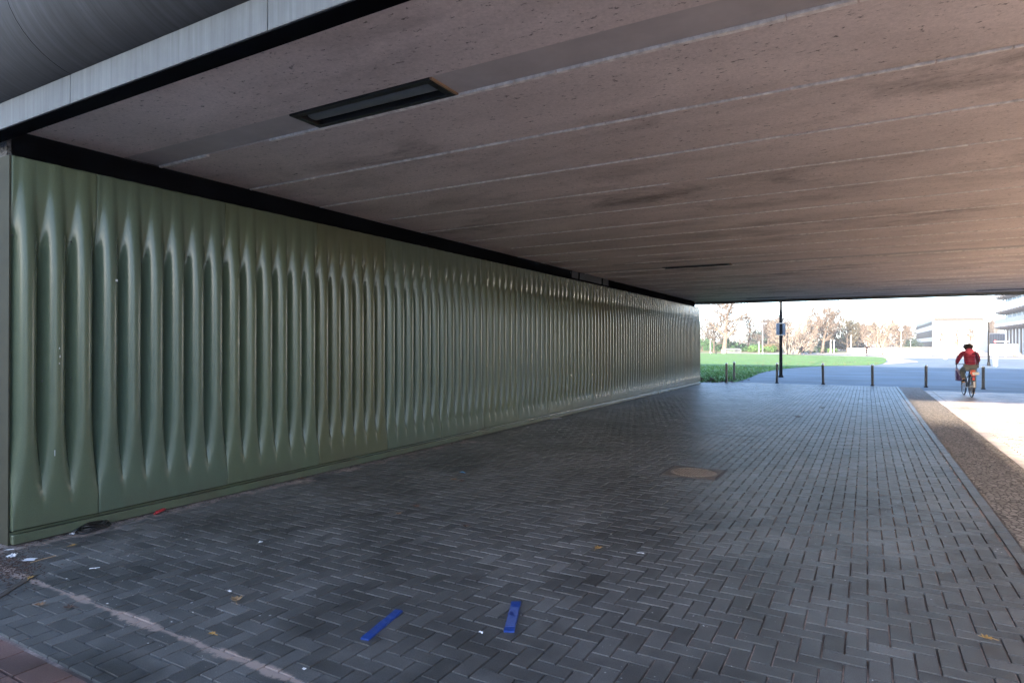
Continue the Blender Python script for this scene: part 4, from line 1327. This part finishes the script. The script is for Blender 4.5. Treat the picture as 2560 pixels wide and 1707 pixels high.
make_shrub("hedge", "dark green hedge bank behind the big bare tree", dp(1792, 140), (4.5, 2.0, 3.4), 5200, 0.20, LEAF1, 1, cat="hedge")
make_shrub("hedge", "dark green hedge right of the big bare tree", dp(1868, 138), (4.2, 2.0, 2.2), 4200, 0.20, LEAF1, 2, cat="hedge")
make_shrub("hedge", "fresh green low hedge under the tall pale lamp post", dp(1906, 134), (2.8, 1.6, 1.6), 2600, 0.18, LEAF2, 3, cat="hedge")
make_shrub("shrub", "dry olive undergrowth left of the pale fan tree", dp(1940, 138), (3.6, 1.8, 2.0), 2400, 0.18, LEAF3, 4)
make_shrub("shrub", "low green undergrowth below the round crowned tree", dp(2040, 136), (5.2, 1.8, 1.0), 2600, 0.18, LEAF2, 5)
make_shrub("shrub", "dark undergrowth shaded between the trunks near the white poles", dp(2095, 170), (8.0, 2.5, 4.6), 6500, 0.30, LEAF4, 6)
make_shrub("shrub", "dark blue green undergrowth behind the lamp post's sign", dp(1922, 196), (5.5, 2.5, 6.5), 6000, 0.34, LEAF4, 7)
make_shrub("evergreen_shrub", "dark evergreen shrub at the ribbon window building's left end", dp(2279, 140), (1.1, 1.0, 3.6), 2400, 0.20, LEAF4, 8)
make_shrub("shrub", "dry leafy scrub at the lawn's corner by the wall's end", Vector((-6.6, 28.6, 0)), (1.0, 0.5, 0.28), 1600, 0.05, plain("dry_leaves", (0.10, 0.075, 0.05), 0.8, var=0.5, scale=6), 9)

# bank of earth under the trees, so the far trees stand on ground
m = M()
bank = []
for i in range(41):
    for j in range(7):
        x = 1660+i*(2160-1660)/40
        d = 131+j*9
        q = dp(x, d)
        hgt = 1.5*ease((j)/3.0)*ease((2130-x)/250.0)*ease((x-1500)/150)
        bank.append((q.x, q.y, -0.05+hgt))
fs = [(i*7+j, (i+1)*7+j, (i+1)*7+j+1, i*7+j+1) for i in range(40) for j in range(6)]
m.add(bank, fs)
o = m.build("bank", plain("rough_grass", (0.132, 0.132, 0.0616), 0.9, var=0.4, scale=0.3), smooth=True); o["kind"] = "structure"
# far wood closing the horizon
rng = random.Random(77)
m = M()
for i in range(5200):
    x = rng.uniform(1700, 2330); d = rng.uniform(225, 260)
    q = dp(x, d)
    zz = 7.5*rng.random()**1.3*(0.75+0.35*math.sin(x*0.05)+0.15*math.sin(x*0.17))
    a = Vector((rng.gauss(0, 0.6), rng.gauss(0, 0.6), abs(rng.gauss(0, 1)))).normalized()
    twig_quads(m, Vector((q.x, q.y, max(0, zz))), a, rng.uniform(1.2, 2.6), 0.10, rng)
for i in range(160):
    x = rng.uniform(1700, 2330); q = dp(x, rng.uniform(225, 260))
    m.tube([(q.x, q.y, -0.1), (q.x+rng.uniform(-0.3, 0.3), q.y, rng.uniform(4, 7))], [0.16, 0.05], 5)
o = m.build("wood", TW_BROWN)
tag(o, "far brown bare wood behind the separate trees", "wood", kind="stuff")

# fallen branch hanging beside the big tree is part of the scrub; bicycle rail by the big tree
c = gp(1830, 886)
c = dp(1832, 119)
t = thing("railing", "low grey railing with thin bars in front of the big tree", "railing", c, R(29.65))
m = M()
m.tube([(-1.5, 0, 0.0), (-1.5, 0, 0.75), (-1.3, 0, 0.9), (1.3, 0, 0.9), (1.55, 0, 0.7), (1.55, 0, 0.0)], 0.05, 8); m.build("frame", MAT_POLEGREY, t, smooth=True)
m = M()
for k in range(12): m.tube([(-1.3+k*0.235, 0, 0.05), (-1.3+k*0.235, 0, 0.88)], 0.022, 6)
m.build("bars", MAT_POLEGREY, t)
m = M(); m.bbox((-2.1, -0.4, 0), (-1.56, 0.4, 0.62), 0.03); m.build("end_block", plain("blue_grey_block", (0.22, 0.25, 0.28), 0.7), t)

# ------------------------------------------------------------------ buildings
# building with ribbon windows
Cn = dp(2331.5, 168); Lf = dp(2291.5, 222); Rt = dp(2470, 164)
HB = hz(793, 168)
b1 = thing("office_building", "white three storey building with dark ribbon windows and a blank facade", "building", Cn)
def loc(v): return (v[0]-Cn[0], v[1]-Cn[1])
n_side = (Lf-Cn).normalized(); n_front = (Rt-Cn).normalized()
Bk = Rt+n_side*40
BkL = Lf+n_front*((Rt-Cn).length*0.9)
outl = [loc(Cn), loc(Rt), loc(Bk), loc(BkL), loc(Lf)]
m = M(); m.poly(outl, -0.2, HB); m.build("wall", MAT_WHITE, b1)
m = M()
off = n_front.cross(Vector((0, 0, 1)))
fr = Vector((n_front.y, -n_front.x, 0))          # outward from the front
if fr.dot(-Cn) < 0: fr = -fr
sd_ = Vector((n_side.y, -n_side.x, 0))
if sd_.dot(-n_front) < 0: sd_ = -sd_
a = fr*0.06; Lw = (Rt-Cn).length
q0 = n_front*0.3+a; q1 = n_front*(Lw-0.3)+a
m.poly([(q0.x-fr.x*0.05, q0.y-fr.y*0.05), (q0.x, q0.y), (q1.x, q1.y), (q1.x-fr.x*0.05, q1.y-fr.y*0.05)][::-1], HB-1.05, HB-0.25)
m.build("parapet_band", plain("beige_band", (0.030, 0.028, 0.026), 0.8, var=0.06, scale=1), b1)
SL = (Lf-Cn).length
def side_box(s0, s1, z0, z1, d0, d1):
    mm = M()
    a0 = n_side*s0+sd_*d0; a1 = n_side*s1+sd_*d0; a2 = n_side*s1+sd_*d1; a3 = n_side*s0+sd_*d1
    mm.add([(v.x, v.y, z) for z in (z0, z1) for v in (a0, a1, a2, a3)], [(0,3,2,1),(4,5,6,7),(0,1,5,4),(1,2,6,5),(2,3,7,6),(3,0,4,7)])
    return mm
zwin = [(hz(869, 168), hz(853.5, 168)), (hz(843, 168), hz(825, 168)), (hz(812, 168), hz(793.4, 168))]
for k, (z0, z1) in enumerate(zwin):
    z0 = max(z0, 0.4)
    zt = z1 if k < 2 else HB-0.03
    fo = side_box(0.25, SL-0.3, z0, zt, 0.02, 0.10).build("ribbon_window", MAT_GLASS, b1)
    if k == 2:
        side_box(0.25, SL-0.3, zt-1.1, zt-0.01, 0.101, 0.115).build("blind_panel", MAT_GREYPANEL, fo)
    mm = M()
    ns = 22
    for i in range(ns):
        s = 0.3+(SL-0.8)*i/(ns-1)
        q = side_box(s, s+0.22, z0, zt-(1.1 if k == 2 else 0), 0.101, 0.112); mm.add(q.v, q.f)
    mm.build("mullion", plain("pale_mullion", (0.045, 0.055, 0.065), 0.5), fo)
m = M()
for s, hh in ((0.35, 0.5), (0.62, 0.8)):
    q = n_front*Lw*s-fr*6
    m.box((q.x-0.8, q.y-0.8, HB), (q.x+0.8, q.y+0.8, HB+hh))
m.build("roof_unit", MAT_CONC, b1)
m = M()
for s in (0.43, 0.62):
    q = n_front*Lw*s+fr*0.04
    m.box((q.x-0.7, q.y-0.06, 0.1), (q.x+0.7, q.y+0.1, 2.6))
m.build("door", plain("brown_door", (0.26, 0.20, 0.15), 0.6), b1)

# balcony building on the right, facade along the street
bx, by0, by1 = 25.2, 92.0, 164.0
MAT_BWHITE = plain("bright_white_render", (0.86, 0.86, 0.85), 0.6, var=0.04, scale=1)
b2 = thing("balcony_building", "white balcony building with toothed slab edges at far right", "building", (bx, by0, 0))
FL = [5.65, 8.75, 11.9]
LY = by1-by0
m = M(); m.box((0, 0, -0.1), (16, LY, 11.9)); m.build("wall", MAT_BWHITE, b2)
for k, z in enumerate(FL):
    m = M(); m.bbox((-1.6, -1.0, z-0.28), (16.2, LY+1.6, z+0.30), 0.03); sl_o = m.build("balcony_slab" if k < 2 else "roof_slab", MAT_BWHITE, b2)
    m = M()
    y = 0.0
    while y < LY+1.2:
        m.add([(-1.5, y, z-0.281), (0.0, y, z-0.281), (0.0, y, z-1.0), (-1.5, y+0.35, z-0.281), (0.0, y+0.35, z-0.281), (0.0, y+0.35, z-1.0), (-1.75, y, z-0.55), (-1.75, y+0.35, z-0.55)],
              [(0, 1, 2, 6), (3, 7, 5, 4), (0, 6, 7, 3), (6, 2, 5, 7)])
        y += 2.6
    m.build("bracket", plain("shade_toned_bracket", (0.12, 0.12, 0.135), 0.7), sl_o)  # shade of the white brackets put into their colour
for k, z in enumerate((0.4, 5.95, 9.05)):
    zt = (FL[0]-0.35, FL[1]-0.4, FL[2]-0.4)[k]
    m = M(); m.box((-0.03, 0.4, z+(0.0 if k == 0 else 0.9)), (-0.005, LY-0.6, zt)); g = m.build("window", plain("pale_blue_glass", (0.22, 0.30, 0.34), 0.5, var=0.3, scale=0.4, spec=0.1), b2)
    m = M(); y = 0.4
    while y < LY-0.5:
        m.box((-0.07, y, z), (-0.031, y+(0.9 if k == 0 else 0.3), zt)); y += 3.2 if k == 0 else 4.6
    m.build("frame", MAT_BWHITE, g)
    if k == 0:
        m = M(); y = 1.3
        while y < LY-0.5:
            m.box((-0.32, y, 0.0), (-0.08, y+0.28, zt)); y += 3.2
        m.build("column", plain("dark_column", (0.08, 0.08, 0.09), 0.5), b2)
    else:
        m = M(); m.box((-1.55, -0.9, FL[k-1]+0.30), (-1.50, LY+1.5, FL[k-1]+1.25))
        m.build("balustrade", plain("ribbed_grey_balustrade", (0.42, 0.42, 0.41), 0.6, var=0.2, scale=3) if k == 1 else MAT_BWHITE, b2)

# dark clad extension between the two
c = dp(2493, 150)
b3 = thing("pavilion", "white low building with a dark grey panelled upper front", "building", c, R(29.65))
hw = 19.5/1558*150
m = M(); m.box((-hw, 0, -0.1), (hw+1.5, 8, hz(833, 150))); m.build("wall", MAT_WHITE, b3)
m = M(); m.box((-hw+0.1, -0.12, hz(860, 150)), (hw-0.1, -0.004, hz(834.5, 150)))
pnl = m.build("dark_panel", MAT_GREYPANEL, b3)
m = M()
for k in range(9):
    xx = -hw+0.3+k*(2*hw-0.6)/8
    m.box((xx-0.04, -0.17, hz(859, 150)), (xx+0.04, -0.121, hz(835.5, 150)))
m.build("mullion", plain("grey_mullion", (0.2, 0.21, 0.24), 0.5), pnl)

# low white walls across the plaza
def low_wall(x0, d0, x1, d1, h, th, label, mat=MAT_WHITE, cap=True):
    a = dp(x0, d0); b = dp(x1, d1)
    L = (b-a).length
    t = thing("low_wall", label, "wall", a, math.atan2(b.y-a.y, b.x-a.x), "low walls on the plaza")
    m = M(); m.bbox((0, 0, -0.1), (L, th, h), 0.02); m.build("body", mat, t)
    if cap:
        m = M(); m.bbox((-0.04, -0.04, h+0.002), (L+0.04, th+0.04, h+0.07), 0.015); m.build("coping", MAT_CONC, t)
    return t
low_wall(2118, 118, 2212, 110, hz(871, 112), 0.4, "white low wall behind the oncoming cyclist")
low_wall(2216, 100, 2330, 102, hz(869.5, 101), 0.4, "white low wall before the ribbon window building")
low_wall(2330, 108, 2444, 106, hz(871, 106), 0.4, "white low wall before the blank facade")
low_wall(2471, 104, 2540, 100, hz(861.5, 102), 0.5, "white wall below the dark panelled building")
c = dp(2228, 94)
t = thing("planter", "grey slatted box at the corner of the plaza walls", "planter", c, R(34))
m = M(); m.bbox((-0.65, 0, 0), (0.65, 0.9, hz(877.5, 94)), 0.02); m.build("box", plain("grey_slats", (0.22, 0.21, 0.20), 0.8, var=0.2), t)
m = M()
for k in range(9): m.box((-0.62+k*0.145, -0.03, 0.04), (-0.56+k*0.145, -0.001, hz(877.5, 94)-0.05))
m.build("slat", plain("grey_slats_light", (0.30, 0.29, 0.27), 0.8, var=0.2), t)
make_shrub("shrub", "dry brown plant beside the grey slatted box", dp(2212, 100), (0.5, 0.4, 0.9), 500, 0.07, LEAF3, 31)
make_shrub("shrub", "dry reeds by the white wall near the right frame edge", dp(2526, 96), (1.3, 0.5, 1.0), 900, 0.09, plain("dry_reeds", (0.34, 0.30, 0.24), 0.8, var=0.3, scale=3), 32)
# wooden posts and parked odds beside the wall
for k, (x, wv, lab) in enumerate(((2450.5, 0.16, "brown timber post right of the cyclist, the wider one"), (2456.5, 0.08, "narrow brown timber post beside the wider one"))):
    pp = dp(x, 92)
    t = thing("timber_post", lab, "post", pp, R(25))
    m = M(); m.bbox((-wv, -0.1, -0.05), (wv, 0.1, 0.72-0.08*k), 0.02); m.build("shaft", plain("brown_timber", (0.26, 0.16, 0.10), 0.8), t)
    m = M(); m.bbox((-wv-0.02, -0.12, 0.725-0.08*k), (wv+0.02, 0.12, 0.76-0.08*k), 0.008); m.build("cap", plain("brown_timber", (0.26, 0.16, 0.10)), t)
# barrier with round white and red sign
c = dp(2497, 88)
t = thing("barrier", "white barrier pole with a red and white disc before the dark panels", "barrier", c, R(29.65))
m = M(); m.lathe([(0.09, -0.02), (0.09, 1.0), (0.06, 1.05)], sides=12, c=(0.95, 0, 0)); m.build("stand", MAT_WHITE, t)
zb = hz(853.5, 88)
m = M(); m.bbox((-0.6, -0.04, zb-0.05), (1.5, 0.04, zb+0.05), 0.02); m.build("boom", MAT_WHITE, t)
m = M(); m.bbox((0.83, -0.03, 1.0), (1.07, 0.03, zb-0.051), 0.01); m.build("bracket", MAT_WHITE, t)
m = M(); m.lathe([(0.17, -0.012), (0.17, 0.012)], sides=24); m.v = [(p[0]-0.55, p[2]-0.06, p[1]+zb) for p in m.v]; dsk = m.build("disc", plain("red_paint", (0.6, 0.04, 0.05), 0.4), t)
m = M(); m.lathe([(0.11, -0.014), (0.11, 0.014)], sides=24); m.v = [(p[0]-0.55, p[2]-0.0625, p[1]+zb) for p in m.v]; m.build("disc_centre", MAT_WHITE, dsk)

# unseen blocks added behind the camera to shade the near half of the underpass
bb = thing("rear_light_blocker", "tall unseen block added behind the camera to shade the foreground", "building", (-30, -35, 0))
m = M(); m.box((14, 0, -0.2), (31.05, 5, 10.6)); m.build("wall", MAT_CONC, bb)
m = M(); m.box((31.055, 0.3, -0.2), (31.85, 4.7, 7.9)); m.build("notch_blocker", MAT_CONC, bb)  # lower step added to notch the edge of the sun patch
bb = thing("rear_light_blocker", "low unseen block added behind the camera on the right to cut horizon glow", "building", (1.86, -34.5, 0))
m = M(); m.box((0, 0, -0.2), (40, 4.5, 4.0)); m.build("wall", MAT_CONC, bb)  # added light blocker: hides the low sky glow, lets the sun over
m = M(); m.box((-0.0, -0.1, 4.002), (40.1, 4.6, 4.15)); m.build("blocker_rim", MAT_CONC, bb)

# ------------------------------------------------------------------ tape strips and litter
TAPE = plain("blue_plastic", (0.010, 0.042, 0.21), 0.38, var=0.2, scale=30)
TAPE_L = plain("scuffed_blue_plastic", (0.05, 0.085, 0.25), 0.6, var=0.2, scale=40)
TAPE_D = plain("dark_blue_print", (0.008, 0.025, 0.13), 0.4)
def strip(a, b, wdt, label, mark):
    a = Vector((*a, 0)); b = Vector((*b, 0))
    L = (b-a).length
    ang = math.atan2(b.y-a.y, b.x-a.x)
    t = thing("tape_strip", label, "tape strip", (a.x, a.y, 0.004), ang, "blue strips lying on the paving")
    m = M()
    n = 12
    vs = []
    rg = random.Random(len(label))
    for i in range(n+1):
        zz = 0.002+0.0015*math.sin(i*1.3)
        for s in (-1, 1): vs.append((L*i/n, s*wdt/2+rg.uniform(-0.001, 0.001), zz+0.004))
    nn = len(vs)
    vs += [(p[0], p[1], -0.006) for p in vs]
    fs = [(2*i, 2*i+2, 2*i+3, 2*i+1) for i in range(n)]+[(2*i, nn+2*i, nn+2*i+2, 2*i+2) for i in range(n)]+[(2*i+1, 2*i+3, nn+2*i+3, nn+2*i+1) for i in range(n)]+[(0, 1, nn+1, nn), (2*n, nn+2*n, nn+2*n+1, 2*n+1)]
    m.add(vs, fs); m.build("band", TAPE, t)
    zt = 0.0088
    if mark == "arrow":
        m = M(); m.box((L*0.13, -wdt*0.46, 0.004), (L*0.78, wdt*0.46, zt)); m.build("worn_patch", TAPE_L, t)
        m = M(); m.add([(L*0.48, wdt*0.36, zt+0.0006), (L*0.48, -wdt*0.0, zt+0.0006), (L*0.43, -wdt*0.30, zt+0.0006), (L*0.58, wdt*0.05, zt+0.0006), (L*0.62, wdt*0.30, zt+0.0006)], [(0, 1, 2, 3, 4)]); m.build("print_mark", TAPE_D, t)
    else:
        m = M()
        for k in range(5):
            x0 = L*(0.18+0.15*k)
            m.add([(x0, -wdt*0.45, zt), (x0+0.012, -wdt*0.45, zt), (x0+0.055, wdt*0.45, zt), (x0+0.035, wdt*0.45, zt)], [(0, 1, 2, 3)])
        m.build("scratch", TAPE_L, t)
strip((-2.445, 2.63), (-2.525, 3.02), 0.052, "blue plastic strip with scratches, left of the two on the paving", "hatch")
strip((-1.79, 3.11), (-1.955, 3.49), 0.062, "blue plastic strip with a faded middle, right of the two on the paving", "arrow")

LF_BROWN = plain("brown_dead_leaf", (0.17, 0.10, 0.055), 0.75, var=0.35, scale=30)
LF_YELL = plain("yellow_leaf", (0.34, 0.20, 0.06), 0.7, var=0.3, scale=30)
LF_DARK = plain("dark_dead_leaf", (0.07, 0.04, 0.028), 0.8, var=0.35, scale=30)
PAPER = plain("white_paper", (0.62, 0.63, 0.66), 0.7, var=0.08, scale=30)
def leaf(px, py, size, mat, label, seed):
    p = gp(px, py)
    size = size*(1.35 if size < 0.1 else 1.0)
    rg = random.Random(seed)
    t = thing("dead_leaf", label, "leaf", (p.x, p.y, 0.004), rg.uniform(0, 6.28), "dead leaves on the paving")
    m = M()
    outl = [(0, -0.5), (0.28, -0.42), (0.2, -0.2), (0.5, -0.1), (0.3, 0.08), (0.42, 0.35), (0.14, 0.28), (0, 0.6), (-0.14, 0.28), (-0.42, 0.35), (-0.3, 0.08), (-0.5, -0.1), (-0.2, -0.2), (-0.28, -0.42)]
    curl = rg.uniform(0.5, 1.3)
    def cz(x, y): return size*(0.06+curl*(x*x*1.1+0.4*y*y)*0.7)+rg.uniform(0, size*0.06)
    vs = [(0, 0, size*0.05)]+[(x*size, y*size, cz(x, y)) for x, y in outl]
    n = len(outl)
    vs += [(v[0], v[1], v[2]+0.0015) for v in vs]
    fs = []
    for i in range(n):
        j = 1+(i+1) % n
        fs += [(0, j, 1+i), (n+1, n+2+i, n+1+j), (1+i, j, n+1+j, n+2+i)]
    m.add(vs, fs); m.build("blade", mat, t)
    m = M(); m.tube([(0, -0.45*size, size*0.2), (0.05*size, -0.75*size, size*0.1), (0.16*size, -0.95*size, size*0.05)], 0.0016, 5); m.build("stalk", mat, t)
    return t
leaf(593, 1501, 0.060, plain("tan_dead_leaf", (0.26, 0.17, 0.09), 0.75, var=0.3, scale=30), "large curled tan leaf left of the blue strips", 1)
leaf(1496, 1372, 0.05, LF_YELL, "orange yellow leaf on the paving near the middle", 2)
leaf(2462, 1596, 0.045, LF_YELL, "yellow leaf at the lower right of the paving", 3)
leaf(1135, 1200, 0.06, LF_BROWN, "brown leaf near the small blue wrapper", 4)
leaf(1155, 1204, 0.055, LF_DARK, "dark leaf just right of the brown one by the wrapper", 5)
leaf(102, 1514, 0.045, LF_BROWN, "brown leaf on the paving at the lower left", 6)
leaf(174, 1519, 0.045, LF_DARK, "dark curled leaf right of the lower left brown leaf", 7)
leaf(1040, 1268, 0.06, LF_DARK, "dark reddish leaf alone in the dark middle of the floor", 8)
leaf(997, 1285, 0.04, LF_BROWN, "small reddish leaf below the dark reddish leaf", 9)
leaf(1165, 1317, 0.05, LF_DARK, "blackish leaf left of the white specks", 10)
leaf(1995, 1044, 0.16, LF_DARK, "blackish leaf clump on the far paving right of centre", 11)
leaf(2055, 1021, 0.15, LF_DARK, "small dark leaf farther along the far paving", 12)
leaf(532, 1585, 0.03, LF_YELL, "tiny orange leaf near the sand line, bottom left", 13)
leaf(79, 1445, 0.035, LF_YELL, "tan leaf at the end of the dark edging strip", 14)
leaf(185, 1364, 0.035, LF_YELL, "yellowish leaf scrap near the wall's near end", 15)
leaf(745, 1197, 0.06, LF_BROWN, "brown leaf at the wall foot under the second joint", 16)
leaf(905, 1152, 0.07, LF_BROWN, "brown leaf pair at the wall foot farther along", 17)
leaf(1040, 1124, 0.08, LF_BROWN, "tan leaf at the wall foot by the bluish panel", 18)
leaf(1458, 1413, 0.035, plain("black_scrap", (0.012, 0.012, 0.012), 0.6), "black scrap below the orange yellow leaf", 19)

def scrap(px, py, sx, sy, label, mat=PAPER, rz=0.0, seed=0, hgt=0.006):
    p = gp(px, py)
    rg = random.Random(seed+100)
    o = M()
    n = 5
    vs = []
    for i in range(n+1):
        for j in range(n+1):
            vs.append(((i/n-0.5)*sx*(1+rg.uniform(-0.12, 0.12)), (j/n-0.5)*sy*(1+rg.uniform(-0.12, 0.12)), 0.003+rg.random()*hgt))
    q = (n+1)**2
    vs += [(v[0], v[1], v[2]+0.0012) for v in vs]
    fs = [(q+i*(n+1)+j, q+(i+1)*(n+1)+j, q+(i+1)*(n+1)+j+1, q+i*(n+1)+j+1) for i in range(n) for j in range(n)]
    fs += [(i*(n+1)+j, i*(n+1)+j+1, (i+1)*(n+1)+j+1, (i+1)*(n+1)+j) for i in range(n) for j in range(n)]
    o.add(vs, fs)
    ob = o.build("paper_scrap", mat)
    ob.location = (p.x, p.y, 0.002); ob.rotation_euler = (0, 0, rz)
    return tag(ob, label, "litter", "scraps of paper on the paving")
scrap(77, 1399, 0.085, 0.06, "flat oval white paper scrap beside the wooden stick", seed=1, rz=0.6, hgt=0.003)
scrap(31, 1394, 0.06, 0.05, "crumpled pinkish white paper on the leaf litter by the wall's end", seed=2, rz=0.2, hgt=0.035)
scrap(182, 1337, 0.045, 0.03, "white paper scrap at the wall foot near the cable coil", seed=3, hgt=0.02)
scrap(239, 1421, 0.065, 0.012, "thin white curled paper strip left of centre", seed=4, rz=0.9, hgt=0.006)
scrap(576, 1478, 0.03, 0.018, "white scrap just above the large tan leaf", seed=5)
scrap(652, 1357, 0.028, 0.028, "small white scrap alone on the dark floor", seed=6, hgt=0.02)
scrap(1157, 1183, 0.07, 0.045, "small blue and white wrapper on the dark floor", plain("blue_wrapper", (0.08, 0.26, 0.45), 0.4, var=0.6, scale=40), seed=7, hgt=0.02)
scrap(1389, 1047, 0.34, 0.12, "flat pale board scrap at the wall foot farther along", seed=8, rz=1.3, hgt=0.01)
scrap(1203, 1581, 0.028, 0.014, "white scrap between the two blue strips", seed=9)
scrap(762, 1672, 0.02, 0.016, "white scrap at the bottom edge of the paving", seed=10)
scrap(1600, 1383, 0.06, 0.014, "thin white straw shaped scrap near the orange leaf", seed=11, rz=0.4)
scrap(25, 1375, 0.06, 0.012, "pale thin scrap at the plinth's near end", seed=12, rz=0.9)

p = gp(400, 1280)
t = thing("red_tube", "crushed red plastic tube at the wall foot", "litter", (p.x+0.02, p.y, 0.018), R(118))
m = M(); m.tube([(-0.085, 0, 0), (-0.07, 0, 0.001), (0.05, 0.004, 0.0), (0.085, 0.004, -0.003)], [0.010, 0.016, 0.015, 0.009], 10); m.build("tube", plain("red_plastic", (0.34, 0.012, 0.022), 0.4, var=0.25, scale=40), t, smooth=True)
m = M(); m.tube([(-0.105, 0, -0.002), (-0.086, 0, 0)], [0.008, 0.0095], 10); m.build("cap", plain("red_plastic", (0.34, 0.012, 0.022)), t)
p = gp(231, 1320)
t = thing("cable_coil", "black cable coil lying against the wall foot", "cable", (p.x+0.05, p.y+0.0, 0.0), R(100))
m = M()
rg2 = random.Random(2)
for k in range(4):
    rx, ry = rg2.uniform(0.09, 0.13), rg2.uniform(0.05, 0.075)
    ox, oy = rg2.uniform(-0.03, 0.03), rg2.uniform(-0.015, 0.015)
    m.tube([(ox+rx*math.cos(a), oy+ry*math.sin(a), 0.012+0.011*k+0.006*math.sin(3*a+k)) for a in [2*math.pi*q/24 for q in range(24)]], 0.0065, 6, closed=True)
m.build("loop", plain("black_rubber", (0.008, 0.008, 0.009), 0.35), t, smooth=True)
m = M(); m.tube([(0.10, 0.04, 0.045), (0.0, 0.07, 0.05), (-0.10, 0.06, 0.03), (-0.16, 0.05, 0.012)], 0.010, 6); m.build("plug_end", plain("black_rubber", (0.008, 0.008, 0.009)), t, smooth=True)
a = gp(78, 1407); b = gp(142, 1389)
m = M(); m.tube([(0, 0, 0.004), ((b-a).x*0.5, (b-a).y*0.5, 0.006), ((b-a).x, (b-a).y, 0.004)], 0.003, 6)
o = m.build("wooden_stick", plain("pale_wood", (0.38, 0.25, 0.14), 0.7)); o.location = (a.x, a.y, 0.002)
tag(o, "thin pale wooden stick beside the white oval paper", "stick")
a = gp(-40, 1515); b = gp(87, 1437)
dv = (b-a); L = dv.length
m = M(); m.bbox((0, -0.022, -0.010), (L, 0.022, 0.007), 0.004)
o = m.build("edging_strip", plain("dark_rusty_strip", (0.05, 0.04, 0.034), 0.7, var=0.5, scale=20)); o.location = (a.x, a.y, 0.0); o.rotation_euler = (0, 0, math.atan2(dv.y, dv.x))
tag(o, "dark edging strip set in the paving at the lower left corner", "edging")

# leaf litter at the wall foot and grit on the pavers: nobody could count it
rng = random.Random(31)
m = M()
def chip(x, y, z, s, flat=0.35):
    a = rng.uniform(0, 6.28)
    c0, s0 = math.cos(a)*s, math.sin(a)*s
    k = rng.uniform(0.35, 0.8)
    m.add([(x-c0, y-s0, z), (x+s0*k, y-c0*k, z), (x+c0, y+s0, z), (x-s0*k, y+c0*k, z), (x, y, z+s*flat)], [(0, 1, 4), (1, 2, 4), (2, 3, 4), (3, 0, 4)])
for _ in range(2600):
    t_ = rng.random()
    if t_ < 0.45:
        q = gp(rng.gauss(25, 40), 1410+rng.gauss(0, 22)); x, y = q.x, q.y
        if x < -6.3 and y > 2.4: continue
    else:
        y = 2.45+rng.random()**1.2*22; x = -6.07+abs(rng.gauss(0, 0.05))
    chip(x, y, 0.001, rng.uniform(0.004, 0.013), 0.4)
o = m.build("leaf_litter", plain("rotting_leaf_bits", (0.055, 0.032, 0.024), 0.85, var=0.6, scale=30))
tag(o, "crumbled brown leaf litter along the wall foot", "leaf litter", kind="stuff")
m = M()
for _ in range(6500):
    y = 2.0+rng.random()**1.7*16; x = rng.uniform(-6.0, 1.0)
    if math.sin(x*1.7+y*0.9)+math.sin(y*1.3-x*0.6)+rng.gauss(0, 0.8) < 0.2: continue
    chip(x, y, 0.0015, rng.uniform(0.0018, 0.0048) if rng.random() < 0.95 else rng.uniform(0.005, 0.010), 0.4)
o = m.build("grit", plain("white_grit", (0.50, 0.50, 0.50), 0.8, var=0.4, scale=60))
tag(o, "white grit and crumbs scattered over the paving", "grit", kind="stuff")
m = M()
for _ in range(500):
    x = rng.uniform(-9, 1.0); y = 28+rng.random()**1.5*40
    if not inside((x, y), LAWN) and not (x < -4.6 and y < 31): continue
    chip(x, y, 0.02, rng.uniform(0.03, 0.10), 0.5)
o = m.build("lawn_leaves", plain("lawn_dead_leaves", (0.09, 0.065, 0.045), 0.85, var=0.6, scale=3))
tag(o, "dead leaves strewn over the near lawn", "leaves", kind="stuff")

# ------------------------------------------------------------------ thin winter haze
hm = bpy.data.materials.new("winter_haze")
hm.use_nodes = True
hn = hm.node_tree
hn.nodes.remove(hn.nodes["Principled BSDF"])
pv = hn.nodes.new("ShaderNodeVolumePrincipled")
pv.inputs["Color"].default_value = (0.92, 0.93, 0.95, 1)
pv.inputs["Density"].default_value = 0.0007
pv.inputs["Anisotropy"].default_value = 0.2
hn.links.new(pv.outputs[0], hn.nodes["Material Output"].inputs["Volume"])
m = M(); m.box((-902, -502, -1.1), (902, 1502, 30.0))
o = m.build("haze", hm)
o["kind"] = "stuff"; o["label"] = "thin pale winter haze over the lawn and plaza"; o["category"] = "haze"
